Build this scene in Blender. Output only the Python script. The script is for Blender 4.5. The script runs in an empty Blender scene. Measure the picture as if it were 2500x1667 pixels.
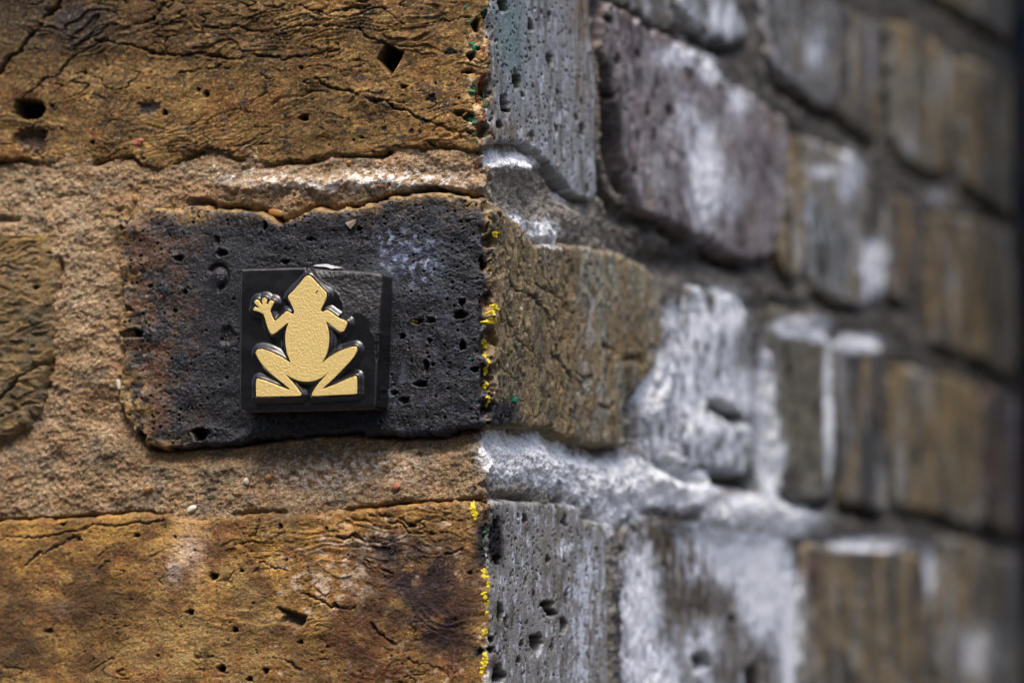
import bpy, bmesh, math, random
import numpy as np
from mathutils import Vector, Matrix
from mathutils.geometry import tessellate_polygon

SC = bpy.context.scene
COL = SC.collection
MM = 0.001
F4 = np.float32

# ------------------------------------------------------------------ camera
# millimetres; the wall corner is the vertical line x=y=0, front face y=0 (x<0), return face x=0 (y>0)
FPX, CX, CY = 8000.0, 1250.0, 833.5          # focal length and centre in pixels of the 2500 px photograph
YAW, PITCH = math.radians(20.2), math.radians(5.87)
Z0 = 1300.0                                  # height of the burnt brick's middle above the pavement
_fh = np.array([-math.sin(YAW), math.cos(YAW), 0.0])
CR = np.array([math.cos(YAW), math.sin(YAW), 0.0])
CF = _fh * math.cos(PITCH) + np.array([0, 0, math.sin(PITCH)])
CU = -_fh * math.sin(PITCH) + np.array([0, 0, math.cos(PITCH)])
D0 = 889.0
CP = np.array([0, 0, Z0]) - D0 * (CF + CR * (1195 - CX) / FPX + CU * (CY - 785) / FPX)

cam_d = bpy.data.cameras.new('camera')
cam = bpy.data.objects.new('camera', cam_d)
COL.objects.link(cam)
cam.matrix_world = Matrix(((CR[0], CU[0], -CF[0], CP[0] * MM), (CR[1], CU[1], -CF[1], CP[1] * MM),
                           (CR[2], CU[2], -CF[2], CP[2] * MM), (0, 0, 0, 1)))
cam_d.sensor_width = 36.0
cam_d.lens = FPX / 2500.0 * 36.0
cam_d.clip_start = 0.01
cam_d.clip_end = 3000
cam_d.dof.use_dof = True
cam_d.dof.focus_distance = 0.898
cam_d.dof.aperture_fstop = 8.2
cam_d.dof.aperture_blades = 8
SC.camera = cam

# ------------------------------------------------------------------ light
SUN = Vector((0.07, -0.42, 0.90)).normalized()      # towards the sun
w = bpy.data.worlds.new('World')
SC.world = w
w.use_nodes = True
wn = w.node_tree.nodes
sky = wn.new('ShaderNodeTexSky')
sky.sky_type = 'NISHITA'
sky.sun_disc = False
sky.sun_elevation = math.asin(SUN.z)
sky.sun_rotation = math.atan2(SUN.x, SUN.y)
sky.dust_density = 5.0
sky.air_density = 1.0
wn['Background'].inputs['Strength'].default_value = 0.15
w.node_tree.links.new(sky.outputs[0], wn['Background'].inputs['Color'])
sl = bpy.data.lights.new('sun', 'SUN')
sl.energy = 0.75
sl.angle = math.radians(20)
sl.color = (1.0, 0.97, 0.92)
so = bpy.data.objects.new('sun', sl)
COL.objects.link(so)
so.rotation_euler = SUN.to_track_quat('Z', 'Y').to_euler()
so.location = (0, -2, 4)
vs = SC.view_settings
vs.view_transform = 'Standard'
vs.look = 'None'
vs.gamma = 1.0
vs.use_curve_mapping = False
vs.exposure = 1.52


# ------------------------------------------------------------------ maths helpers
def proj(x, y, z):
    dx, dy, dz = x - CP[0], y - CP[1], z - CP[2]
    d = dx * CF[0] + dy * CF[1] + dz * CF[2]
    return (CX + FPX * (dx * CR[0] + dy * CR[1] + dz * CR[2]) / d,
            CY - FPX * (dx * CU[0] + dy * CU[1] + dz * CU[2]) / d)


def ray(px, py):
    return CF + CR * (px - CX) / FPX + CU * (CY - py) / FPX


def ft(px, py, off=0.0):
    """photo pixel -> (t, v) on the front face (off mm proud of it)"""
    r = ray(px, py)
    s = (-off - CP[1]) / r[1]
    return (CP[0] + s * r[0], CP[2] + s * r[2] - Z0)


def sd_(px, py, off=0.0):
    """photo pixel -> (t, v) on the return face"""
    r = ray(px, py)
    s = (off - CP[0]) / r[0]
    return (CP[1] + s * r[1], CP[2] + s * r[2] - Z0)


def wp(px, py):
    a = ft(px, py)
    return a if a[0] <= 0 else sd_(px, py)


_rs = np.random.RandomState(7)
_ga = np.linspace(0, 2 * np.pi, 256, endpoint=False)
GX, GY = np.cos(_ga).astype(F4), np.sin(_ga).astype(F4)


def _hash(ix, iy, seed):
    h = (ix.astype(np.uint32) * np.uint32(374761393) + iy.astype(np.uint32) * np.uint32(668265263)
         + np.uint32((seed * 2654435761) & 0xffffffff))
    h = (h ^ (h >> np.uint32(13))) * np.uint32(1274126177)
    return h ^ (h >> np.uint32(16))


def perlin(x, y, seed=0):
    x = x.astype(F4); y = y.astype(F4)
    x0 = np.floor(x); y0 = np.floor(y)
    fx = x - x0; fy = y - y0
    ix = x0.astype(np.int32); iy = y0.astype(np.int32)
    u = fx * fx * fx * (fx * (fx * 6 - 15) + 10)
    q = fy * fy * fy * (fy * (fy * 6 - 15) + 10)

    def g(a, b):
        k = _hash(ix + a, iy + b, seed) & np.uint32(255)
        return GX[k] * (fx - a) + GY[k] * (fy - b)
    n0 = g(0, 0); n0 = n0 + (g(1, 0) - n0) * u
    n1 = g(0, 1); n1 = n1 + (g(1, 1) - n1) * u
    return (n0 + (n1 - n0) * q) * 1.45


def fbm(x, y, oc=4, seed=0, gain=0.5, lac=2.03):
    a, s, tot = 1.0, 0.0, 0.0
    for i in range(oc):
        s = s + a * perlin(x + 17.3 * i, y - 9.1 * i, seed + i * 31)
        tot += a
        a *= gain
        x = x * lac; y = y * lac
    return s / tot * 1.5


def sst(a, b, x):
    k = np.clip((x - a) / (b - a), 0, 1)
    return k * k * (3 - 2 * k)


def poly_sd(x, y, P):
    """signed distance, positive inside"""
    P = np.asarray(P, dtype=np.float64)
    d2 = np.full(x.shape, 1e12, F4)
    ins = np.zeros(x.shape, bool)
    n = len(P)
    for i in range(n):
        ax, ay = P[i]; bx, by = P[(i + 1) % n]
        ex, ey = bx - ax, by - ay
        L = ex * ex + ey * ey + 1e-12
        k = np.clip(((x - ax) * ex + (y - ay) * ey) / L, 0, 1)
        d2 = np.minimum(d2, (x - ax - k * ex) ** 2 + (y - ay - k * ey) ** 2)
        if ay != by:
            c = ((ay > y) != (by > y)) & (x < (bx - ax) * (y - ay) / (by - ay) + ax)
            ins ^= c
    d = np.sqrt(d2)
    return np.where(ins, d, -d)


def line_d(x, y, P):
    d2 = np.full(x.shape, 1e12, F4)
    for i in range(len(P) - 1):
        ax, ay = P[i]; bx, by = P[i + 1]
        ex, ey = bx - ax, by - ay
        L = ex * ex + ey * ey + 1e-12
        k = np.clip(((x - ax) * ex + (y - ay) * ey) / L, 0, 1)
        d2 = np.minimum(d2, (x - ax - k * ex) ** 2 + (y - ay - k * ey) ** 2)
    return np.sqrt(d2)


def smooth_poly(P, sub=6, closed=True):
    P = np.asarray(P, float)
    n = len(P); out = []
    for i in range(n):
        p0, p1, p2, p3 = P[(i - 1) % n], P[i], P[(i + 1) % n], P[(i + 2) % n]
        for k in range(sub):
            s = k / sub
            out.append(0.5 * ((2 * p1) + (-p0 + p2) * s + (2 * p0 - 5 * p1 + 4 * p2 - p3) * s * s
                              + (-p0 + 3 * p1 - 3 * p2 + p3) * s ** 3))
    return np.array(out)


def axis(segs):
    """segs: [(start, end, step), ...] -> one rising array"""
    out = []
    for a, b, s in segs:
        n = max(1, int(round((b - a) / s)))
        out.append(np.linspace(a, b, n, endpoint=False))
    out.append([segs[-1][1]])
    return np.concatenate(out)


# ------------------------------------------------------------------ scene helpers
def tag(o, label=None, cat=None, group=None, kind=None):
    for k, v in (('label', label), ('category', cat), ('group', group), ('kind', kind)):
        if v:
            o[k] = v
    return o


def empty(name, loc):
    o = bpy.data.objects.new(name, None)
    o.empty_display_size = 0.02
    COL.objects.link(o)
    o.location = loc
    return o


def link(name, me, mat, parent=None):
    o = bpy.data.objects.new(name, me)
    COL.objects.link(o)
    if mat:
        me.materials.append(mat)
    if parent:
        o.parent = parent
        chain = Vector((0, 0, 0)); p = parent
        while p:
            chain += p.location; p = p.parent
        o.location = -chain
    return o


def grid_mesh(name, X, Y, Z, C=None, keep=None):
    """structured grid (nv, nu) in mm -> mesh in metres, only faces whose four corners are kept"""
    nv, nu = X.shape
    idx = np.arange(nv * nu).reshape(nv, nu)
    q = np.stack([idx[:-1, :-1], idx[:-1, 1:], idx[1:, 1:], idx[1:, :-1]], -1).reshape(-1, 4)
    if keep is not None:
        k = keep.ravel()
        q = q[k[q].all(1)]
    used = np.zeros(nv * nu, bool)
    used[q.ravel()] = True
    remap = np.cumsum(used) - 1
    q = remap[q]
    co = np.stack([X.ravel()[used], Y.ravel()[used], Z.ravel()[used]], -1).astype(F4) * F4(MM)
    me = bpy.data.meshes.new(name)
    me.vertices.add(len(co))
    me.vertices.foreach_set('co', co.ravel())
    me.loops.add(q.size)
    me.loops.foreach_set('vertex_index', q.ravel().astype(np.int32))
    me.polygons.add(len(q))
    me.polygons.foreach_set('loop_start', (np.arange(len(q)) * 4).astype(np.int32))
    me.update(calc_edges=True)
    me.shade_smooth()
    if C is not None:
        at = me.color_attributes.new('Col', 'FLOAT_COLOR', 'POINT')
        at.data.foreach_set('color', C.reshape(-1, 4)[used].astype(F4).ravel())
    return me


WCORNER = 12.0


class Patch:
    def __init__(s, T, V, seed=0):
        s.T, s.V = np.asarray(T, float), np.asarray(V, float)
        tt, vv = np.meshgrid(s.T, s.V)
        s.t, s.v = tt.astype(F4), vv.astype(F4)
        s.seed = seed
        px, py = proj(np.minimum(tt, 0), np.maximum(tt, 0), vv + Z0)
        s.px, s.py = px.astype(F4), py.astype(F4)
        s.h = np.zeros(tt.shape, F4)
        s.c = np.zeros(tt.shape + (3,), F4)
        s.r = np.full(tt.shape, 0.85, F4)
        s.front = s.t <= 2.6 * fbm(s.v / F4(7.0) + 3.3, s.v * 0 + 7.7 + seed, 3, seed + 400) + 1.3 * perlin(s.t / F4(0.8), s.v / F4(0.8), seed + 401)

    def n(s, a, b=None, oc=3, k=0, gain=0.5):
        b = b or a
        return fbm(s.t / F4(a) + 31.7, s.v / F4(b) + 11.3, oc, s.seed * 101 + k, gain)

    def blob(s, px, py, rx, ry, e=2):
        return np.exp(-(np.abs((s.px - px) / rx) ** e + np.abs((s.py - py) / ry) ** e))

    def paint(s, col, m):
        m = np.clip(m, 0, 1)[..., None]
        s.c += (np.asarray(col, F4) - s.c) * m

    def window(s, t, v, rt, rv):
        a, b = np.searchsorted(s.T, [t - rt, t + rt]); c, d = np.searchsorted(s.V, [v - rv, v + rv])
        return (slice(c, d), slice(a, b))

    def pit(s, t, v, rt, rv, depth, ang=0.0, hard=0.55, col=None, ragged=0.25, rough=None, lip=0.0):
        R = max(rt, rv) * 1.9
        w_ = s.window(t, v, R, R)
        if s.t[w_].size < 2:
            return
        x = s.t[w_] - t; y = s.v[w_] - v
        ca, sa = math.cos(ang), math.sin(ang)
        a, b = (x * ca + y * sa) / rt, (-x * sa + y * ca) / rv
        th = np.arctan2(b, a)
        k = hash((round(t, 2), round(v, 2))) % 1000
        rr = np.sqrt(a * a + b * b) * (1 + ragged * (np.sin(3 * th + k) * 0.5 + np.sin(5 * th + k * 1.7) * 0.35 + np.sin(9 * th + k * 2.3) * 0.2))
        m = 1 - sst(hard, 1.05, rr)
        s.h[w_] -= depth * m
        if lip:
            s.h[w_] += lip * np.exp(-((rr - 1.25) / 0.3) ** 2)
        if col is not None:
            mm = np.clip(m * 1.3, 0, 1)[..., None]
            s.c[w_] += (np.asarray(col, F4) - s.c[w_]) * mm
        if rough is not None:
            s.r[w_] += (rough - s.r[w_]) * m

    def ppit(s, px, py, rx, ry, depth, ang=0.0, **k):
        """pit given in photo pixels; ang in image space"""
        t, v = wp(px, py)
        t1, _ = wp(px + rx, py) if t > 0 or px + rx < 1190 else (t + rx / 8.4, 0)
        _, v1 = wp(px, py - ry)
        s.pit(t, v, max(abs(t1 - t), 0.15), max(abs(v1 - v), 0.15), depth, ang, **k)

    def hole(s, P, depth, soft=0.5, jit=0.3, col=None):
        Q = np.array([wp(*p) for p in P])
        c = Q.mean(0); R = np.abs(Q - c).max(0) + 3
        w_ = s.window(c[0], c[1], R[0], R[1])
        if s.t[w_].size < 2:
            return
        d = poly_sd(s.t[w_], s.v[w_], Q) + jit * perlin(s.t[w_] * 1.1, s.v[w_] * 1.1, s.seed + 5)
        m = sst(-soft * 0.5, soft, d)
        s.h[w_] -= depth * m
        if col is not None:
            s.c[w_] += (np.asarray(col, F4) - s.c[w_]) * m[..., None]

    def crack(s, P, width, depth, jit=0.5, lip=0.25, col=None):
        Q = np.array([wp(*p) for p in P])
        lo, hi = Q.min(0) - 4 - width, Q.max(0) + 4 + width
        a, b = np.searchsorted(s.T, [lo[0], hi[0]]); c, d = np.searchsorted(s.V, [lo[1], hi[1]])
        w_ = (slice(c, d), slice(a, b))
        if s.t[w_].size < 2:
            return
        x, y = s.t[w_], s.v[w_]
        jit = jit * 2.0
        jx = perlin(x / 5, y / 5, s.seed + 77) * jit + perlin(x / 1.3, y / 1.3, s.seed + 78) * jit * 0.5
        jy = perlin(x / 5, y / 5, s.seed + 79) * jit + perlin(x / 1.3, y / 1.3, s.seed + 80) * jit * 0.5
        dd = line_d(x + jx, y + jy, Q)
        width = width * 0.62
        fade = sst(-0.75, 0.35, perlin(x / 7, y / 7, s.seed + 82) + 0.5 * perlin(x / 2.2, y / 2.2, s.seed + 83))
        wv = width * (0.8 + 0.9 * perlin(x / 4, y / 4, s.seed + 81))
        m = np.exp(-(dd / np.maximum(wv, 0.14)) ** 2) * (0.3 + 0.7 * fade)
        s.h[w_] -= 0.75 * depth * m
        s.h[w_] += lip * fade * np.exp(-((dd - 2.6 * width) / (1.6 * width)) ** 2) * (0.5 + perlin(x / 3, y / 3, s.seed + 84))
        if col is not None:
            s.c[w_] += (np.asarray(col, F4) - s.c[w_]) * (m * 0.8)[..., None]

    def crackle(s, a, b, width, depth, gate, k=0, col=None):
        wt = 0.5 * a * perlin(s.t / F4(a * 0.6), s.v / F4(b * 0.6), s.seed + k + 7)
        q = np.abs(perlin((s.t + wt) / F4(a), (s.v + wt) / F4(b), s.seed * 13 + k)
                   + 0.45 * perlin(s.t / F4(a * 0.4), s.v / F4(b * 0.4), s.seed * 13 + k + 1))
        m = np.exp(-(q / width) ** 2) * gate
        s.h -= (depth * m).astype(F4)
        if col is not None:
            s.paint(col, m * 0.6)

    def pos(s):
        t, v, h = s.t.astype(float), s.v.astype(float), s.h.astype(float)
        S = np.where(t < 0, np.clip(1 + t / WCORNER, 0, 1), 1.0)
        Fq = np.where(t > 0, np.clip(1 - t / WCORNER, 0, 1), 1.0)
        return np.minimum(t, 0) + h * S, np.maximum(t, 0) - h * Fq, v + Z0

    def grit(s, con=1.3, sig=0.2, hs=0.03):
        # stronger separation of the clay's colours and grain-to-grain scatter
        lum = s.c.mean(-1)
        m = np.where(s.front, lum[s.front].mean() if s.front.any() else 1, lum[~s.front].mean() if (~s.front).any() else 1)
        rs = np.random.RandomState(s.seed + 9)
        g = np.exp(rs.normal(0, sig, s.h.shape)) * np.power(np.maximum(lum, 1e-4) / m, con - 1)
        s.c = np.clip(s.c * g[..., None], 0.002, 0.88).astype(F4)
        s.h += rs.normal(0, hs, s.h.shape).astype(F4)

    def mesh(s, name, keep=None):
        X, Y, Z = s.pos()
        C = np.concatenate([np.clip(s.c, 0.002, 0.95), s.r[..., None]], -1)
        return grid_mesh(name, X, Y, Z, C, keep)


# ------------------------------------------------------------------ materials
def new_mat(name):
    m = bpy.data.materials.new(name)
    m.use_nodes = True
    return m, m.node_tree.nodes, m.node_tree.links, m.node_tree.nodes['Principled BSDF']


def nd(N, typ, **kw):
    n = N.new(typ)
    for k, v in kw.items():
        if k in n.inputs:
            n.inputs[k].default_value = v
        else:
            setattr(n, k, v)
    return n


def grain_material(name, vor_scale, vor_amt, noise_scale, noise_amt, bump, spec=0.35):
    """vertex colour (rgb) and roughness (alpha), broken up by world-space grains"""
    m, N, L, B = new_mat(name)
    at = nd(N, 'ShaderNodeAttribute', attribute_name='Col')
    geo = N.new('ShaderNodeNewGeometry')
    vo = nd(N, 'ShaderNodeTexVoronoi', Scale=vor_scale)
    L.new(geo.outputs['Position'], vo.inputs['Vector'])
    no = nd(N, 'ShaderNodeTexNoise', Scale=noise_scale, Detail=4.0, Roughness=0.65)
    L.new(geo.outputs['Position'], no.inputs['Vector'])
    sep = N.new('ShaderNodeSeparateColor')
    L.new(vo.outputs['Color'], sep.inputs[0])
    mr = nd(N, 'ShaderNodeMapRange')
    mr.inputs['To Min'].default_value = 1 - vor_amt; mr.inputs['To Max'].default_value = 1 + vor_amt
    L.new(sep.outputs[0], mr.inputs['Value'])
    mr2 = nd(N, 'ShaderNodeMapRange')
    mr2.inputs['From Min'].default_value = 0.28; mr2.inputs['From Max'].default_value = 0.72
    mr2.inputs['To Min'].default_value = 1 - noise_amt; mr2.inputs['To Max'].default_value = 1 + noise_amt
    L.new(no.outputs['Fac'], mr2.inputs['Value'])
    mul = nd(N, 'ShaderNodeMath', operation='MULTIPLY')
    L.new(mr.outputs[0], mul.inputs[0]); L.new(mr2.outputs[0], mul.inputs[1])
    vm = nd(N, 'ShaderNodeVectorMath', operation='SCALE')
    L.new(at.outputs['Color'], vm.inputs[0]); L.new(mul.outputs[0], vm.inputs['Scale'])
    # a little hue drift from grain to grain
    hs = nd(N, 'ShaderNodeHueSaturation')
    mr3 = nd(N, 'ShaderNodeMapRange')
    mr3.inputs['To Min'].default_value = 0.5 - 0.035 * vor_amt / 0.3; mr3.inputs['To Max'].default_value = 0.5 + 0.035 * vor_amt / 0.3
    L.new(sep.outputs[1], mr3.inputs['Value'])
    L.new(mr3.outputs[0], hs.inputs['Hue']); L.new(vm.outputs[0], hs.inputs['Color'])
    L.new(hs.outputs[0], B.inputs['Base Color'])
    L.new(at.outputs['Alpha'], B.inputs['Roughness'])
    B.inputs['Specular IOR Level'].default_value = spec
    bp = nd(N, 'ShaderNodeBump', Strength=1.0, Distance=bump)
    ad = nd(N, 'ShaderNodeMath', operation='SUBTRACT')
    L.new(no.outputs['Fac'], ad.inputs[0])
    sc_ = nd(N, 'ShaderNodeMath', operation='MULTIPLY'); sc_.inputs[1].default_value = 0.6
    L.new(vo.outputs['Distance'], sc_.inputs[0]); L.new(sc_.outputs[0], ad.inputs[1])
    L.new(ad.outputs[0], bp.inputs['Height'])
    L.new(bp.outputs[0], B.inputs['Normal'])
    return m


M_CLAY = grain_material('fired_clay', 2800, 0.20, 1500, 0.26, 0.00022)
M_BURNT = grain_material('burnt_clay', 2800, 0.20, 1500, 0.34, 0.00022, 0.45)
M_MORTAR = grain_material('lime_mortar', 2700, 0.28, 1500, 0.26, 0.0005)


def simple_mat(name, col, rough, metal=0.0, bump=0.0, bscale=1000.0, spec=0.5, colvar=0.0, coat=0.0):
    m, N, L, B = new_mat(name)
    B.inputs['Roughness'].default_value = rough
    B.inputs['Metallic'].default_value = metal
    B.inputs['Specular IOR Level'].default_value = spec
    B.inputs['Coat Weight'].default_value = coat
    geo = N.new('ShaderNodeNewGeometry')
    no = nd(N, 'ShaderNodeTexNoise', Scale=bscale, Detail=4.0, Roughness=0.6)
    L.new(geo.outputs['Position'], no.inputs['Vector'])
    mx = nd(N, 'ShaderNodeMix', data_type='RGBA')
    mx.inputs[6].default_value = tuple(c * (1 - colvar) for c in col) + (1,)
    mx.inputs[7].default_value = tuple(min(1, c * (1 + colvar)) for c in col) + (1,)
    L.new(no.outputs['Fac'], mx.inputs[0])
    L.new(mx.outputs[2], B.inputs['Base Color'])
    if bump:
        bp = nd(N, 'ShaderNodeBump', Strength=1.0, Distance=bump)
        L.new(no.outputs['Fac'], bp.inputs['Height'])
        L.new(bp.outputs[0], B.inputs['Normal'])
    return m


M_GOLD = simple_mat('gold_paint', (0.97, 0.70, 0.27), 0.36, 0.35, 0.00022, 1700, 0.5, 0.10)
M_YEL = simple_mat('yellow_paint', (0.75, 0.58, 0.02), 0.6, 0, 0.0002, 1500, 0.4, 0.15)
M_GREEN = simple_mat('green_paint', (0.012, 0.13, 0.06), 0.5, 0, 0.0002, 1500, 0.4, 0.3)
M_RED = simple_mat('red_paint', (0.22, 0.055, 0.03), 0.8, 0, 0.0002, 1500, 0.3, 0.3)
M_WHITE = simple_mat('white_plaster', (0.78, 0.79, 0.82), 0.8, 0, 0.0002, 1200, 0.3, 0.1)
M_PEB_O = simple_mat('ochre_pebble', (0.36, 0.17, 0.04), 0.35, 0, 0, 600, 0.5, 0.3)
M_PEB_W = simple_mat('pale_pebble', (0.62, 0.56, 0.45), 0.4, 0, 0, 600, 0.5, 0.15)
M_PEB_R = simple_mat('red_pebble', (0.36, 0.12, 0.06), 0.6, 0, 0.0002, 1500, 0.5, 0.5)
M_PIPE = simple_mat('navy_pipe_paint', (0.008, 0.016, 0.035), 0.25, 0, 0.0002, 120, 0.5, 0.25)
M_PAVE = simple_mat('pavement_stone', (0.075, 0.072, 0.07), 0.9, 0, 0.002, 60, 0.3, 0.25)


def brick_tex_mat():
    m, N, L, B = new_mat('plain_brickwork')
    b = nd(N, 'ShaderNodeTexBrick', Scale=1.0)
    b.inputs['Color1'].default_value = (0.22, 0.13, 0.05, 1)
    b.inputs['Color2'].default_value = (0.12, 0.08, 0.05, 1)
    b.inputs['Mortar'].default_value = (0.28, 0.22, 0.15, 1)
    b.inputs['Mortar Size'].default_value = 0.006
    b.inputs['Brick Width'].default_value = 0.225
    b.inputs['Row Height'].default_value = 0.078
    geo = N.new('ShaderNodeNewGeometry')
    mp = nd(N, 'ShaderNodeMapping')
    mp.inputs['Rotation'].default_value = (math.radians(90), 0, 0)
    L.new(geo.outputs['Position'], mp.inputs['Vector'])
    L.new(mp.outputs[0], b.inputs['Vector'])
    L.new(b.outputs['Color'], B.inputs['Base Color'])
    B.inputs['Roughness'].default_value = 0.9
    return m


M_CORE = brick_tex_mat()

# ------------------------------------------------------------------ pavement
me = bpy.data.meshes.new('pavement')
S_ = 60.0
me.from_pydata([(-S_, -S_, 0), (S_, -S_, 0), (S_, S_, 0), (-S_, S_, 0)], [], [(0, 1, 2, 3)])
tag(link('pavement', me, M_PAVE), kind='structure')

# ------------------------------------------------------------------ plain houses added out of view to block the low sky
def low_sky_blocker(loc, wid, dep, hgt, label, face):
    o = empty('added_house', loc)
    tag(o, label, 'added_house')
    def part(name, x0, x1, y0, y1, z0, z1, mat):
        v = [(x, y, z) for z in (z0, z1) for y in (y0, y1) for x in (x0, x1)]
        f = [(0, 2, 3, 1), (4, 5, 7, 6), (0, 1, 5, 4), (2, 6, 7, 3), (0, 4, 6, 2), (1, 3, 7, 5)]
        me = bpy.data.meshes.new(name); me.from_pydata(v, [], f); me.materials.append(mat)
        q = bpy.data.objects.new(name, me); COL.objects.link(q); q.parent = o
        return q
    part('wall', -wid / 2, wid / 2, -dep, 0, 0, hgt, M_CORE)
    part('parapet', -wid / 2 - 0.1, wid / 2 + 0.1, -dep, 0.12, hgt + 0.002, hgt + 0.3, M_PAVE)
    k = int(wid // 3)
    for fl in (0.9, 3.9):
        for i in range(k):
            x = -wid / 2 + (i + 0.5) * wid / k
            f = part('window', x - 0.55, x + 0.55, 0.003, 0.06, fl, fl + 1.7, M_WHITE)
            part('pane', x - 0.48, x + 0.48, 0.062, 0.07, fl + 0.08, fl + 1.62, M_PIPE)
    o.rotation_euler = (0, 0, face)
    return o


low_sky_blocker((-3.0, -4.6, 0), 16, 5, 6.6, 'plain brick house unseen behind the camera, put there to block the low sky', 0.0)
low_sky_blocker((5.6, 6.0, 0), 17, 5, 3.6, 'plain brick house facing the return wall, put out of view to block the low sky', math.radians(90))

# ------------------------------------------------------------------ the wall
wall = empty('brick_wall', (0, 0, 0))
tag(wall, 'weathered yellow stock brick wall corner with wide sandy mortar joints and white salt bloom', 'brick wall')


def box(x0, x1, y0, y1, z0, z1):
    v = [(x, y, z) for z in (z0, z1) for y in (y0, y1) for x in (x0, x1)]
    f = [(0, 2, 3, 1), (4, 5, 7, 6), (0, 1, 5, 4), (2, 6, 7, 3), (0, 4, 6, 2), (1, 3, 7, 5)]
    return v, f


vs1, fs1 = box(-1.3, -0.014, 0.014, 0.225, 0, 2.5)
vs2, fs2 = box(-0.225, -0.0145, 0.226, 1.9, 0, 2.5)
me = bpy.data.meshes.new('wall_core')
me.from_pydata(vs1 + vs2, [], fs1 + [tuple(i + 8 for i in f) for f in fs2])
link('wall_core', me, M_CORE, wall)

# ---- brick outlines, photo pixels (2500 px wide); F = on the front face, S = on the return face
F_ = lambda L: [ft(*p) for p in L]
S__ = lambda L: [sd_(*p) for p in L]

P_TOP = ([(-216, 68), (-216, 42.5)] + F_([(0, 393), (39, 389), (125, 407), (214, 404), (271, 386), (321, 379), (343, 404),
         (411, 416), (446, 389), (500, 362), (536, 368), (571, 389), (650, 400), (746, 393), (804, 378), (929, 380), (961, 360),
         (1043, 366), (1079, 359), (1150, 368), (1179, 368)])
         + S__([(1215, 352), (1254, 346), (1293, 357), (1350, 407), (1400, 472), (1446, 496), (1462, 470), (1456, 330), (1453, 150), (1440, 0)])
         + [(104, 110), (0, 109), (-216, 109)])
P_DARK = (F_([(289, 518), (286, 560), (287, 621), (296, 679), (304, 707), (302, 754), (289, 807), (294, 832), (304, 868),
             (297, 889), (300, 925), (296, 986), (307, 1019), (334, 1050), (361, 1091), (419, 1095), (474, 1091), (586, 1082),
             (650, 1070), (756, 1058), (863, 1055), (969, 1064), (1067, 1064), (1160, 1046)])
          + S__([(1210, 1042), (1265, 1043), (1337, 1043), (1354, 1072), (1375, 1068), (1409, 1077), (1448, 1089), (1524, 1089),
                 (1524, 1064), (1516, 1000), (1564, 939), (1596, 893), (1607, 821), (1611, 700), (1582, 661), (1546, 636),
                 (1529, 625), (1457, 607), (1407, 600), (1357, 598), (1293, 600), (1271, 557), (1221, 514)])
          + F_([(1193, 484), (1168, 484), (1114, 477), (1061, 469), (1029, 471), (989, 480), (929, 490), (879, 510), (821, 511),
                (768, 508), (721, 532), (686, 543), (661, 531), (636, 514), (586, 513), (529, 511), (507, 498), (464, 498),
                (446, 511), (389, 504), (357, 495), (321, 500)]))
P_LOW = ([(-216, -117), (-216, -52.5)] + F_([(0, 1271), (113, 1267), (226, 1262), (338, 1251), (415, 1255), (442, 1266),
         (541, 1262), (650, 1252), (735, 1257), (871, 1243), (990, 1231), (1118, 1224), (1190, 1222)])
         + S__([(1235, 1221), (1380, 1230), (1422, 1238), (1426, 1272), (1467, 1272), (1480, 1300), (1482, 1450), (1484, 1667)])
         + [(101, -117), (0, -117)])
P_LEFT = ([(-240, 27)] + F_([(0, 539), (71, 543), (104, 564), (125, 600), (146, 643), (143, 700), (139, 771), (132, 843), (118, 914),
          (107, 979), (77, 1041), (0, 1073)]) + [(-240, -34)])

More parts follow.
